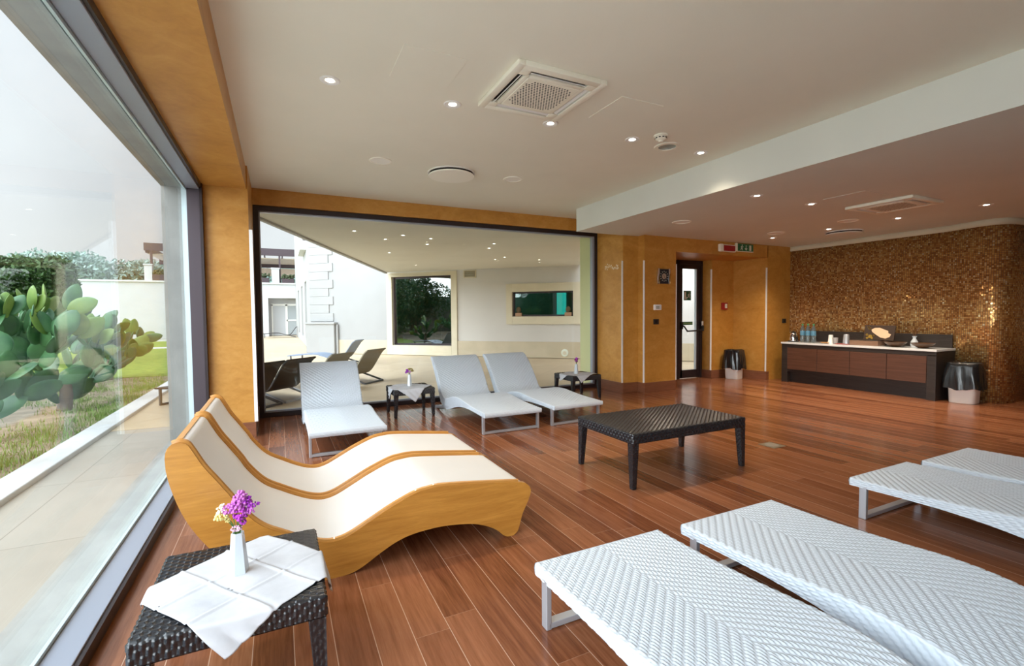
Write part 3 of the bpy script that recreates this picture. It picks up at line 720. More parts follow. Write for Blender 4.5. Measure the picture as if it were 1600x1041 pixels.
# ================================================================== white wicker loungers
TOPC = [(0, .240), (.12, .242), (.36, .248), (.58, .262), (.79, .280), (.95, .277), (1.10, .254), (1.24, .218), (1.35, .198), (1.43, .208), (1.50, .250), (1.57, .340), (1.66, .455), (1.77, .570), (1.86, .648), (1.92, .684), (1.975, .700)]
UNDC = [(0, .192), (.12, .196), (.36, .203), (.58, .200), (.79, .180), (.95, .148), (1.08, .110), (1.24, .070), (1.37, .062), (1.50, .100), (1.585, .185), (1.665, .295), (1.74, .400), (1.83, .510), (1.90, .590), (1.945, .640), (1.985, .665)]
def curve_pts(P, n):
    q = np.array(catmull(P, 24)); d = np.r_[0, np.cumsum(np.hypot(*np.diff(q, axis=0).T))]
    s = np.linspace(0, d[-1], n); return np.stack([np.interp(s, d, q[:, 0]), np.interp(s, d, q[:, 1])], 1), s
def make_lounger(label):
    t = thing('wicker_lounger', label, 'sun lounger', (0, 0, 0), 0, 'white woven loungers')
    W, nu = .69, 560
    top, su = curve_pts(TOPC, nu); und, _ = curve_pts(UNDC, nu)
    dn = und-top; H = np.linalg.norm(dn, axis=1); dn = dn/H[:, None]       # direction down through the shell
    tg = np.gradient(top, axis=0); tg /= np.linalg.norm(tg, axis=1)[:, None]; nr = np.stack([-tg[:, 1], tg[:, 0]], 1)
    r = .012; ns, na, nt_ = 22, 5, 190
    # section: (x, drop along shell, normal x, normal up)
    sec = []
    for k in range(ns): sec.append((-W/2, 1-k/(ns-1), -1, 0))
    for k in range(1, na): a = k/na*PI/2; sec.append((-W/2+r-r*math.cos(a), 'r%f' % (r-r*math.sin(a)), -math.cos(a), math.sin(a)))
    for k in range(nt_): sec.append((-W/2+r+(W-2*r)*k/(nt_-1), 'r0', 0, 1))
    sec2 = [(-x, d, -nx, nz) for x, d, nx, nz in reversed(sec[:ns+na-1])]
    sec = sec+sec2; m = len(sec)
    X = np.zeros((nu, m)); A = np.zeros((nu, m)); NX = np.zeros(m); NZ = np.zeros(m); V = np.zeros((nu, m))
    for j, (x, d, nx, nz) in enumerate(sec):
        X[:, j] = x; NX[j] = nx; NZ[j] = nz
        A[:, j] = float(d[1:]) if isinstance(d, str) else r+d*(H-r)
    half = np.abs(X)-0; V = np.where(NZ[None, :] > .5, np.abs(X)+.5, .5+W/2+A)
    U = np.repeat(su[:, None], m, 1)
    h = weave(U, V, .0123, .046, -.25, .30)
    edge = np.clip(np.minimum(su, su[-1]-su)/.012, 0, 1)[:, None]
    D = .0056*(h-.6)*edge
    Y = top[:, 0][:, None]+dn[:, 0][:, None]*A+NZ[None]*nr[:, 0][:, None]*D
    Z = top[:, 1][:, None]+dn[:, 1][:, None]*A+NZ[None]*nr[:, 1][:, None]*D
    Xd = X+NX[None]*D
    G = np.stack([Xd, Y, Z], -1)
    # underside, foot face, head face
    n2 = 80; idx = np.linspace(0, nu-1, n2).astype(int)
    xs = np.linspace(-W/2, W/2, 12)
    B = np.stack(np.broadcast_arrays(xs[None, :], und[idx, 0][:, None], und[idx, 1][:, None]), -1)
    xs = np.linspace(-W/2, W/2, 200); zz = np.linspace(0, 1, 16)
    hf = weave(zz[:, None]*.05+.02, xs[None]+.5, .0123, .04, .25, .26)
    F = np.stack(np.broadcast_arrays(xs[None], -.004*np.sin(PI*zz)[:, None]-.003*hf*np.sin(PI*zz)[:, None], und[0, 1]+(top[0, 1]-und[0, 1])*zz[:, None]), -1)
    E_ = np.stack(np.broadcast_arrays(xs[None], und[-1, 0]+(top[-1, 0]-und[-1, 0])*zz[:, None]+.006*np.sin(PI*zz)[:, None], und[-1, 1]+(top[-1, 1]-und[-1, 1])*zz[:, None]), -1)
    grid_mesh('woven_shell', [G[:, ::-1], B, F, E_[:, ::-1]], K['white_wicker'], t)
    # front frame: two posts and a floor bar; rear frame: two raked struts and a floor bar
    b = MB(); x = W/2-.012
    for s_ in (-1, 1): b.box(s_*x-.012, s_*x+.012, .055, .097, .0, .205, bev=.003)
    b.box(-x, x, .055, .097, .004, .028, bev=.003)
    b.build('front_frame', K['steel'], t)
    b = MB()
    for s_ in (-1, 1): b.bar((s_*x, 1.22, .10), (s_*x, 1.80, .012), .024, .038, side=(1, 0, 0), bev=.003)
    b.box(-x, x, 1.765, 1.815, .002, .026, bev=.003)
    b.build('rear_frame', K['steel'], t)
    for s_ in (-1, 1):
        for y in (.076, 1.79): MB().box(s_*x-.010, s_*x+.010, y-.012, y+.012, 0, .005).build('foot_pad', K['blackpl'], t)
    return t
l0 = make_lounger('white wicker lounger standing alone by the left end of the back window')
l0.location = (.56, 4.60, 0)
for x, y, rz, lab in ((2.28, 4.615, 0, 'white wicker lounger at the back window between small table and its twin'), (3.145, 4.63, .03, 'white wicker lounger at the back window nearest the far small table'),
                      (1.295, 1.735, PI, 'nearest large white wicker lounger in the front row, on its outer end'), (2.125, 1.725, PI, 'large white wicker lounger in the front row touching the nearest one'),
                      (3.585, 1.735, PI, 'white wicker lounger in the front row third from the wooden beds'), (4.395, 1.70, PI, 'white wicker lounger at the far end of the front row, farthest from wooden beds')):
    c = copy_tree(l0); c.location = (x, y, 0); c.rotation_euler = (0, 0, rz); c['label'] = lab

# ================================================================== dark wicker tables
def woven_face(o, du, dv, n, w, h, cell=(.0115, .036), amp=.0058, res=.0028, shift=.5):
    """displaced sheet: origin o, unit dirs du, dv, outward n"""
    o, du, dv, n = map(np.array, (o, du, dv, n))
    nu, nv = max(6, int(w/res)), max(4, int(h/res))
    u = np.linspace(0, w, nu); v = np.linspace(0, h, nv)
    U, V = np.meshgrid(u, v, indexing='ij')
    hh = weave(V, U, cell[0], cell[1], shift, .30)
    e = np.clip(np.minimum(np.minimum(U, w-U), np.minimum(V, h-V))/.004, 0, 1)
    D = amp*hh*e-(1-e)*amp*.6
    return o+U[..., None]*du+V[..., None]*dv+D[..., None]*n
def make_table(name, label, cat, sx, sy, H, apron, leg, cell, res, group=None, twist=.5):
    t = thing(name, label, cat, (0, 0, 0), 0, group)
    hx, hy = sx/2, sy/2
    g = [woven_face((-hx, -hy, H), (0, 1, 0), (1, 0, 0), (0, 0, 1), sy, sx, cell, res=res, shift=twist)]
    for (o, d, n, w) in (((-hx, -hy), (1, 0, 0), (0, -1, 0), sx), ((hx, -hy), (0, 1, 0), (1, 0, 0), sy), ((hx, hy), (-1, 0, 0), (0, 1, 0), sx), ((-hx, hy), (0, -1, 0), (-1, 0, 0), sy)):
        g.append(woven_face((o[0], o[1], H-apron), d, (0, 0, 1), n, w, apron, cell, res=res, shift=twist))
    g.append(np.array([[[-hx, -hy, H-apron], [-hx, hy, H-apron]], [[hx, -hy, H-apron], [hx, hy, H-apron]]], float))
    g[0] = g[0].transpose(1, 0, 2)
    grid_mesh('woven_top', g, K['black_wicker'], t)
    for sxx in (-1, 1):
        for syy in (-1, 1):
            n = 26; zz = np.linspace(H-apron, 0.012, n); k = np.linspace(0, 1, n); wd = leg*(1-.30*k)
            gs = []
            # outer corner stays put, inner faces taper
            cx0 = sxx*(hx-.001); cy0 = syy*(hy-.001)
            m = 14; a = np.linspace(0, 1, m)
            loop = [(0, 0), (1, 0), (1, 1), (0, 1), (0, 0)]
            pts = []
            for q in range(4):
                for s_ in a[:-1]: pts.append((loop[q][0]+(loop[q+1][0]-loop[q][0])*s_, loop[q][1]+(loop[q+1][1]-loop[q][1])*s_))
            pts = np.array(pts+[pts[0]])
            zf = np.linspace(H-apron, .010, int((H-apron)/.0042)); kf = np.linspace(0, 1, len(zf)); wf = leg*(1-.38*kf)
            V = np.linspace(0, 4*leg, len(pts))
            hh = weave(zf[:, None]+0*V[None], V[None]+0*zf[:, None], leg/3, cell[1]*.8, .5, .3)*.0034
            c = pts-.5
            P = np.stack([cx0-sxx*(pts[None, :, 0]*wf[:, None])-sxx*c[None, :, 0]*2*hh*-1, cy0-syy*(pts[None, :, 1]*wf[:, None])-syy*c[None, :, 1]*2*hh*-1, np.repeat(zf[:, None], len(pts), 1)], -1)
            if sxx*syy > 0: P = P[:, ::-1]
            lg = grid_mesh('leg', [P], K['black_wicker'], t)
            w = leg*.6; MB().box(min(cx0, cx0-sxx*w), max(cx0, cx0-sxx*w), min(cy0, cy0-syy*w), max(cy0, cy0-syy*w), 0, .014, bev=.002).build('foot_cap', K['blackpl'], lg)
    return t
tb = make_table('side_table', 'small black wicker side table nearest the viewer beside the wooden beds', 'side table', .535, .56, .36, .072, .055, (.0150, .044), .0026, 'black wicker side tables')
tb.location = (-.150, 1.955, 0)
c = copy_tree(tb); c.location = (1.517, 6.14, 0); c.scale = (.97, .87, 1); c['label'] = 'small black wicker side table between the lone white lounger and the pair'
c = copy_tree(tb); c.location = (4.135, 6.14, 0); c.scale = (.97, .92, 1); c['label'] = 'small black wicker side table at the pier end of the back window'
ct = make_table('coffee_table', 'large black wicker coffee table standing free on the plank floor', 'coffee table', 1.205, .705, .412, .075, .058, (.0185, .046), .0034)
ct.location = (2.893, 3.04, 0)

# draped napkins
def napkin(cx, cy, hx, hy, H, ccx, ccy, side, rot, label, seed):
    n = 96; r_ = random.Random(seed); q = np.linspace(-side/2, side/2, n); A, B = np.meshgrid(q, q, indexing='ij')
    X = ccx+A*math.cos(rot)-B*math.sin(rot); Y = ccy+A*math.sin(rot)+B*math.cos(rot)
    Z = np.full_like(X, H+.0042)
    # fold creases in thirds and a few soft ripples
    for k in (-1/6, 1/6):
        for T in (A, B): Z = Z+.0050*np.exp(-((T-k*side)/.0060)**2)-.0022*np.exp(-((T-k*side-.013)/.009)**2)
    Z = Z+.0032*np.sin(26*A+5*B+seed)*np.sin(19*B-4*A+1.3*seed)+.0042
    dx = np.maximum(np.abs(X-cx)-hx, 0); dy = np.maximum(np.abs(Y-cy)-hy, 0); d = np.maximum(dx, dy)
    R = .010; ang = np.minimum(d/R, PI/2); over = np.maximum(d-R*PI/2, 0)
    out = R*np.sin(ang)+.0025; drop = R*(1-np.cos(ang))+over
    ripple = .010*np.sin(38*(X+Y)+seed)*np.clip(over/.05, 0, 1)
    sx, sy = np.sign(X-cx), np.sign(Y-cy)
    onx = (dx >= dy) & (d > 0); ony = (dy > dx)
    X2 = np.where(onx, cx+sx*(hx+out+.12*over+np.abs(ripple)), X); Y2 = np.where(ony, cy+sy*(hy+out+.12*over+np.abs(ripple)), Y)
    Z2 = Z-np.where(d > 0, drop, 0)
    o = grid_mesh('napkin', [np.stack([X2, Y2, Z2], -1)], K['cloth'])
    md = o.modifiers.new('cloth_thickness', 'SOLIDIFY'); md.thickness = .0012; md.offset = 1
    return tag(o, label, 'napkin', 'white napkins on the side tables')
napkin(-.150, 1.955, .269, .282, .36, -.125, 1.905, .50, PI/4-.14, 'white creased napkin draped over the nearest side table', 1)
napkin(1.517, 6.14, .261, .246, .36, 1.47, 6.075, .50, PI/4+.12, 'white napkin draped over the table beside the lone lounger', 2)
napkin(4.135, 6.14, .261, .260, .36, 4.09, 6.09, .47, PI/4-.25, 'white napkin draped over the table at the pier end', 3)

# faceted vases with statice
def flower_vase(x, y, label, heads, seed, hz=.152, z0=.3665):
    t = thing('flower_vase', label, 'vase', (x, y, z0), .2*seed, 'white faceted vases on the side tables')
    MB().lathe([(0, 0), (.0325, 0), (.034, .003), (.0205, hz), (.017, hz), (.016, hz-.01), (.018, hz-.05), (0, hz-.052)], 6).build('body', K['ceramic'], t)
    r_ = random.Random(seed)
    for (hx, hy, hz2, r, m, sc) in heads:
        head = MB()
        for k in range(46):
            v = Vector((r_.gauss(0, 1), r_.gauss(0, 1), r_.gauss(0, 1))).normalized()*r*(.55+.45*r_.random())
            head.ball((hx+v.x*sc[0], hy+v.y*sc[1], hz2+v.z*sc[2]), r*(.17+.1*r_.random()), 1)
        bl = head.build('blossom', K[m], t, True)
        MB().tube([(0, 0, hz-.045), (hx*.25, hy*.25, hz+.02), (hx*.8, hy*.8, hz2-r*.3)], .0016, 5).build('stem', K['stem'], t)
K['fpink'] = plain('orchid_pink_petal', (.62, .18, .62), .6); K['fpurp'] = plain('violet_petal', (.33, .018, .46), .6); K['fmag'] = plain('magenta_petal', (.46, .05, .52), .6)
K['fpale'] = plain('pale_pink_petal', (.80, .52, .68), .6); K['fyel'] = plain('pale_yellow_petal', (.82, .76, .30), .6); K['fwhite'] = plain('cream_petal', (.86, .84, .62), .6)
one = (1, 1, 1)
flower_vase(-.155, 1.955, 'white faceted vase with pink, purple and yellow statice on the nearest table',
    [(.012, .0, .278, .023, 'fpink', one), (.0, .0, .252, .026, 'fpink', one), (-.022, .0, .243, .022, 'fpink', (1.2, 1, .8)), (-.045, .01, .245, .018, 'fwhite', one), (-.047, .0, .222, .02, 'fyel', (1.3, 1, .7)), (-.028, .0, .205, .010, 'fyel', one),
     (.032, .0, .262, .018, 'fpurp', one), (.03, .0, .238, .024, 'fpink', one), (.052, -.01, .243, .014, 'fpurp', (1.8, 1, .7)), (.010, -.012, .222, .024, 'fmag', one), (.036, -.012, .225, .016, 'fpink', (1.2, 1, .7)), (.016, -.012, .190, .012, 'fmag', one), (-.004, -.016, .172, .014, 'fpale', (1.3, 1, .7))], 1)
flower_vase(1.515, 6.155, 'white faceted vase with violet and faded yellow sprays by the lone lounger',
    [(-.035, 0, .205, .024, 'fpurp', one), (-.048, 0, .185, .017, 'fpurp', one), (.0, 0, .225, .018, 'fdry', (1.4, 1, .6)), (.03, 0, .21, .022, 'fdry', one), (.052, 0, .195, .016, 'fdry', one), (-.002, -.01, .185, .013, 'fpink', one)] if K.setdefault('fdry', plain('faded_yellow_petal', (.36, .30, .09), .7)) else [], 2)
flower_vase(4.095, 6.11, 'white faceted vase with magenta blooms on the table at the pier end',
    [(.0, 0, .225, .025, 'fmag', one), (.022, 0, .232, .022, 'fpurp', one), (-.012, 0, .205, .02, 'fpink', one), (.03, 0, .205, .014, 'fpurp', one), (-.045, 0, .222, .012, 'fwine', (2, 1, .6)), (.042, 0, .19, .010, 'fpurp', (1, 1, 1.6)), (.0, -.01, .188, .013, 'fwine', one)] if K.setdefault('fwine', plain('wine_petal', (.24, .03, .10), .7)) else [], 3)

# ================================================================== curved wooden beds
TOPW = [(-.455, .690), (-.449, .728), (-.428, .751), (-.402, .757), (-.377, .748), (-.360, .722), (-.318, .640), (-.273, .572), (-.218, .488), (-.190, .438), (-.135, .366), (-.084, .318), (-.011, .275), (.075, .228), (.150, .196), (.215, .184), (.285, .198), (.385, .246), (.49, .299), (.62, .351), (.70, .364), (.78, .366), (.97, .346), (1.24, .312)]
TOE = [(1.285, .298), (1.312, .274), (1.320, .245), (1.308, .205), (1.288, .165), (1.262, .115), (1.245, .06), (1.228, .018), (1.205, .002), (1.165, .002), (1.135, .018), (1.095, .055), (1.035, .090), (.96, .118), (.87, .135), (.78, .144), (.70, .144), (.60, .135), (.52, .113), (.44, .075), (.37, .035), (.32, .012), (.27, .001), (.18, 0)]
HEEL = [(.0, 0), (-.06, .022), (-.12, .066), (-.19, .13), (-.25, .197), (-.30, .262), (-.345, .33), (-.385, .405), (-.416, .485), (-.441, .575), (-.453, .64)]
def make_bed(label, y0, w):
    t = thing('wooden_lounger', label, 'lounger bed', (0, y0, 0), 0, 'curved wooden loungers')
    out = catmull(TOPW, 4)+catmull(TOE, 4)+catmull(HEEL, 4)
    pw = .034
    for ya in (0, w-pw):
        b = MB(); b.prism(out, -ya-pw, -ya, mx=Matrix(((1, 0, 0, 0), (0, 0, -1, 0), (0, 1, 0, 0), (0, 0, 0, 1))), bev=.004)
        sp_ = b.build('side_panel', K['teak'], t)
        # slim solid rim following the top edge
        rp = catmull(TOPW[2:], 4); rb = MB(); rb.tube([(x, ya+pw/2, z+.001) for x, z in rp], .0135, 8); rb.build('edge_rim', K['teakrim'], sp_, True)
    q, s_ = curve_pts(TOPW[3:]+[(1.283, .297)], 150)
    tg = np.gradient(q, axis=0); tg /= np.linalg.norm(tg, axis=1)[:, None]; nr = np.stack([-tg[:, 1], tg[:, 0]], 1)
    up = q-nr*.006; dn = q-nr*.032
    ys = np.linspace(pw-.004, w-pw+.004, 14)
    f = lambda P: np.stack(np.broadcast_arrays(P[:, 0][:, None], ys[None], P[:, 1][:, None]), -1)
    cap = np.stack([f(up)[-1], f(dn)[-1]])
    grid_mesh('upholstered_top', [f(up), f(dn)[:, ::-1], cap], K['vinyl'], t)
    # rounded head board between the panels
    q2, _ = curve_pts(HEEL[-3:]+TOPW[:4], 40)
    tg = np.gradient(q2, axis=0); tg /= np.linalg.norm(tg, axis=1)[:, None]; nr = np.stack([-tg[:, 1], tg[:, 0]], 1)
    up, dn = q2-nr*.002, q2-nr*.024
    grid_mesh('head_board', [f(up), f(dn)[:, ::-1]], K['teakrim'], t)
    b = MB()
    for x, z in ((.9, .20), (-.1, .10)): b.box(x-.03, x+.03, .03, w-.03, z-.02, z+.02)
    b.build('cross_rail', K['teak'], t)
    return t
make_bed('curved wooden lounger with ivory top, the nearer of the joined pair', 2.455, .655)
make_bed('curved wooden lounger with ivory top, the farther of the joined pair', 3.125, .655)
# ================================================================== outdoors: ground
S_box('added_bounce_slab', plain('white_bounce_slab', (.86, .86, .84), .6), (-14, -1.02, -16, 2.0, -.25, -.012))  # unseen white slab, added to bounce daylight up onto ceiling and beam
struct(MB().box(-1.78, -1.02, 2.0, 36, -.25, -.015).build('paving', K['pav']))
struct(MB().box(-2.02, -1.78, 2.0, 36, -.25, .03, bev=.01).build('kerb', K['kerb']))
struct(MB().box(-60, -2.0, 2.0, 13, -.3, -.03).build('garden_ground', K['soil']))
struct(MB().box(-60, -2.0, 13, 60, -.3, -.02).build('lawn', K['lawn']))
struct(MB().prism([(-1.78, 6.9), (-.7, 6.87), (5.0, 6.87), (12, 6.99), (12, 40), (-1.78, 40)], -.25, -.012).build('terrace', K['terr']))
S_box('lawn_edge', K['kerb'], (-30, -2.02, 24.2, 24.9, -.1, .0), (-30, -2.02, 31.3, 31.9, -.1, .06))
# short grass and weeds on the soil strip
def grass(name, label, regions, n, seed):
    r_ = np.random.default_rng(seed); V = []; 
    for (x0, x1, y0, y1, k) in regions:
        cx = r_.uniform(x0, x1, k); cy = r_.uniform(y0, y1, k)
        for a, b_ in zip(cx, cy):
            m = int(n*r_.uniform(.4, 1.4)); px = a+r_.normal(0, .10, m); py = b_+r_.normal(0, .14, m)
            V.append(np.stack([px, py, r_.uniform(.0, .055, m), r_.uniform(0, 2*PI, m), r_.uniform(-.05, .05, m)], 1))
    V = np.concatenate(V); V = V[V[:, 0] < -2.03]
    c, s_ = np.cos(V[:, 3]), np.sin(V[:, 3]); w = .004
    z0 = np.full(len(V), -.03)
    tri = np.stack([np.stack([V[:, 0]-w*c, V[:, 1]-w*s_, z0], 1), np.stack([V[:, 0]+w*c, V[:, 1]+w*s_, z0], 1), np.stack([V[:, 0]-s_*V[:, 4]*1.0, V[:, 1]+c*V[:, 4], V[:, 2]], 1)], 1).reshape(-1, 3)
    me = bpy.data.meshes.new(name); me.from_pydata(tri.tolist(), [], np.arange(len(tri)).reshape(-1, 3).tolist()); me.materials.append(K['grass'])
    return tag(link(bpy.data.objects.new(name, me)), label, 'grass', None, 'stuff')
grass('grass_tufts', 'short grass and weeds growing in the sandy soil beyond the kerb', [(-2.5, -2.03, 4.2, 12, 90), (-4.5, -2.03, 7, 13, 150), (-3.2, -2.03, 3.5, 7, 60)], 46, 5)

# prickly pears
def pad_mesh(b, base, direc, face, L, Wd, th=.10):
    d = Vector(direc).normalized(); fz = Vector(face); fz = (fz-d*fz.dot(d)).normalized(); s_ = d.cross(fz)
    nu, nv = 13, 14; rings = []
    for i in range(nu+1):
        u = i/nu; wd = Wd/2*(math.sin(PI*u**.80)**.62 if 0 < u < 1 else 0)*(.86+.28*u); tk = th*Wd*(math.sin(PI*min(max(u, .0), 1))**.5 if 0 < u < 1 else 0)
        if i in (0, nu): rings.append([b.b.verts.new(Vector(base)+d*L*u)]); continue
        rings.append([b.b.verts.new(Vector(base)+d*L*u+s_*wd*math.cos(2*PI*k/nv)+fz*tk*math.sin(2*PI*k/nv)) for k in range(nv)])
    for A, B in zip(rings, rings[1:]):
        for k in range(nv):
            j = (k+1) % nv
            if len(A) == 1: b.b.faces.new((A[0], B[k], B[j]))
            elif len(B) == 1: b.b.faces.new((A[j], A[k], B[0]))
            else: b.b.faces.new((A[k], A[j], B[j], B[k]))
    return Vector(base)+d*L
def cactus(x, y, label, seed, n0=5, levels=3, size=.42, lean=(0, 0)):
    t = thing('prickly_pear', label, 'cactus', (x, y, -.03), 0, 'prickly pears in the garden bed'); r_ = random.Random(seed)
    b = MB(); b.tube([(0, 0, 0), (.02, .03, .22), (lean[0]*.2, lean[1]*.2, .42)], [.09, .075, .06], 9).build('trunk', K['bark'], t, True)
    count = [0]
    def grow(base, direc, L, lv, parentpad=None):
        if count[0] > 92: return
        count[0] += 1
        a = r_.uniform(0, 2*PI); b = MB(); tip = pad_mesh(b, base, direc, (math.cos(a), math.sin(a), r_.uniform(-.2, .4)), L, L*r_.uniform(.50, .64))
        b.build('pad', K['padyoung'] if (lv == 0 and r_.random() < .5) else K['pad'], t, True)
        d = Vector(direc).normalized()
        if lv > 0:
            for k in range(r_.choice((2, 2, 3))):
                nd = (d+Vector((r_.uniform(-1, 1), r_.uniform(-1, 1), r_.uniform(-.15, .75)))*.85); nd.x += lean[0]*.15; nd.y += lean[1]*.15
                grow(tip-d*L*r_.uniform(.03, .22), nd, L*r_.uniform(.78, 1.0), lv-1)
    for k in range(n0):
        a = 2*PI*k/n0+r_.uniform(-.4, .4); h = r_.uniform(.1, .42) if k else .42
        grow((.05*math.cos(a), .05*math.sin(a), h), (math.cos(a)*.8+lean[0], math.sin(a)*.8+lean[1], r_.uniform(.35, 1.2)), size*r_.uniform(.8, 1.15), levels)
    return t
cactus(-2.95, 6.9, 'tall dense prickly pear with large pads nearest the glass edge', 3, 7, 4, .44, (.15, -.05))
cactus(-2.80, 8.9, 'tall prickly pear beside the kerb behind the nearest dense one', 8, 6, 3, .44, (.12, .1))
cactus(-4.4, 10.6, 'tall prickly pear standing behind the nearest two', 12, 6, 4, .44, (.1, 0))
cactus(-2.50, 5.6, 'low prickly pear sprawling over the soil by the kerb', 21, 4, 1, .36, (.05, -.2))
cactus(-3.3, 12.8, 'small prickly pear at the lawn edge', 33, 5, 2, .38, (.3, 0))
cactus(-5.2, 8.3, 'broad prickly pear at the back of the bed', 41, 6, 3, .44, (.2, 0))
cactus(-6.4, 27.5, 'far small prickly pear before the white boundary wall', 51, 4, 1, .42, (0, 0))

# trees
def tree(x, y, r, zc, label, m='leaf', n=15000, lf=.085, seed=0, sc=(1, 1, .8), trunk=True, group='trees beyond the garden'):
    t = thing('garden_tree', label, 'tree', (x, y, -.03), 0, group); r_ = np.random.default_rng(seed)
    nb = 16; bl = r_.normal(0, 1, (nb, 3)); bl /= np.linalg.norm(bl, axis=1)[:, None]; bl *= r*.68*r_.uniform(.4, 1, (nb, 1)); 
    k = r_.integers(0, nb, n); d = r_.normal(0, 1, (n, 3)); d /= np.linalg.norm(d, axis=1)[:, None]
    P = (bl[k]+d*r*.42*r_.uniform(.55, 1.0, (n, 1))**.6)*np.array(sc)+np.array([0, 0, zc])
    a = r_.normal(0, 1, (n, 3)); a /= np.linalg.norm(a, axis=1)[:, None]; q = np.cross(a, r_.normal(0, 1, (n, 3))); q /= np.linalg.norm(q, axis=1)[:, None]
    s_ = lf*r_.uniform(.5, 1.2, (n, 1))
    V = np.stack([P-a*s_, P+q*s_*.5, P+a*s_, P-q*s_*.5], 1).reshape(-1, 3)
    me = bpy.data.meshes.new('crown'); me.from_pydata(V.tolist(), [], np.arange(4*n).reshape(-1, 4).tolist()); me.materials.append(K[m]); link(bpy.data.objects.new('crown', me), t)
    if trunk:
        b = MB(); b.tube([(0, 0, 0), (.05*r, .02*r, zc*.5), (0, 0, zc)], [.10*r, .08*r, .04*r], 8)
        for k in range(5):
            e = bl[k]*np.array(sc); b.tube([(0, 0, zc*.55), (e[0]*.5, e[1]*.5, zc*.75+e[2]*.4), (e[0], e[1], zc+e[2])], [.05*r, .03*r, .015*r], 6)
        b.build('trunk', K['bark'], t, True)
    return t
tree(-7.9, 17.8, 1.8, 2.3, 'dense green tree at the glass edge behind the prickly pears', seed=1)
tree(-6.45, 18.8, 1.35, 2.25, 'dense green tree next to the white boundary wall', seed=2)
tree(-10.5, 17.0, 2.6, 2.7, 'broad green tree outside the bed, mirrored in the facade glass', seed=3)
tree(-12.5, 11.0, 2.6, 2.6, 'green tree west of the garden bed, mirrored in the facade glass', seed=4)
tree(-9.3, 13.0, 2.3, 1.9, 'shorter green tree west of the prickly pears, mirrored in the facade glass', seed=6)
tree(-8.6, 2.6, 2.4, 2.2, 'green tree level with the wooden beds outside, mirrored in the niche window', seed=7)
tree(-13.5, 5.5, 2.8, 2.4, 'green tree far west of the beds, mirrored in the facade glass', seed=9)
S_box('wall_garden', noisy('dry_stone_wall', (.10, .09, .075), (.30, .28, .25), 2.2, .9, 8, .6, .05), (-17.6, -17.0, -2, 22, -.1, 2.7))
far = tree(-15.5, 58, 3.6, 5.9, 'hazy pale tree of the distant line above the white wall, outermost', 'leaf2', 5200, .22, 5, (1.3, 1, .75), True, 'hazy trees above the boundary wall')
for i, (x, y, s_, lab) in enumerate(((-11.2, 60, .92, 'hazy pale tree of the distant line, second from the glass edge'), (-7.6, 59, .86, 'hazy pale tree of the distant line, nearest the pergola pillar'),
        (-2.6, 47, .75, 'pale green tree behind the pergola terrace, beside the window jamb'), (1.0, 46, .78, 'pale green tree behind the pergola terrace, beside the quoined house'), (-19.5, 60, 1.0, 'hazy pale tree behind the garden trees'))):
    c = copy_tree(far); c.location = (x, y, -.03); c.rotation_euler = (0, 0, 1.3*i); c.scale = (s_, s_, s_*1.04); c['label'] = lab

# ================================================================== outdoors: far building and pergola
YF = 34.0
S_box('wall_far_building', K['extwhite'], (-34, -.60, YF, YF+7, 0, 3.36), (-.60, 1.36, YF, YF+7, 2.44, 3.42), (-.6, 1.36, YF+1.0, YF+7, 0, 2.44))
S_box('trim_far_coping', K['kerb'], (-34, 1.4, YF-.10, YF+.35, 3.33, 3.42))
d2 = struct(MB().box(-.44, -.36, YF+.9, YF+1.0, 0, 2.05).box(.38, .52, YF+.9, YF+1.0, 0, 2.05).box(1.27, 1.33, YF+.9, YF+1.0, 0, 2.05).box(-.44, 1.33, YF+.9, YF+1.0, 1.97, 2.1).box(.45, 1.3, YF+.9, YF+1., .95, 1.05).build('door_2', K['whitepl']))
MB().box(-.38, .40, YF+.93, YF+.98, 0, 1.99).build('door_leaf', plain('grey_white_door', (.55, .57, .60), .5), d2)
MB().box(.5, 1.28, YF+.93, YF+.96, .05, 1.98).build('door_pane', plain('hazy_door_glass', (.40, .44, .46), .2), d2)
t = thing('terrace_pergola', 'dark timber pergola with cream canvas on the far roof terrace', 'pergola', (0, YF, 3.40))
b = MB(); b.box(-6.95, 1.42, .25, .45, 1.78, 2.22).box(-6.95, 1.42, 4.2, 4.4, 1.35, 1.75).box(-6.95, -6.78, .3, 4.4, 1.8, 2.1)
for k in range(9): b.box(-6.9+k*1.02, -6.82+k*1.02, .3, 4.4, 1.66, 1.80)
b.build('roof_frame', K['bronze'], t)
for x in (-6.62, -4.9, -2.6, .12, 1.3): MB().box(x-.055, x+.055, .28, .4, -.0, 1.8).build('post', K['bronze'], t)
for x in (-6.0, -1.2): MB().box(x-.055, x+.055, 4.24, 4.36, 0, 1.5).build('post', K['bronze'], t)
MB().box(-6.8, 1.4, .5, 4.2, 1.60, 1.64, mx=rmx(0, 0, 0)).build('canvas_roof', K['canvas'], t)
b = MB(); b.box(-5.9, 1.4, 4.15, 4.2, .75, 1.3); b.build('canvas_blind', K['canvas'], t)
for x0, x1, lab in ((-6.93, -6.55, 'white square pillar at the open corner of the pergola terrace'), (-.36, .08, 'white square pillar on the terrace edge near the middle pergola post')):
    tag(MB().box(x0, x1, YF+.05, YF+.4, 3.42, 4.30, bev=.01).box(x0-.04, x1+.04, YF+.01, YF+.44, 4.30, 4.38, bev=.01).build('terrace_pillar', K['extwhite']), lab, 'pillar', 'pillars of the roof terrace')
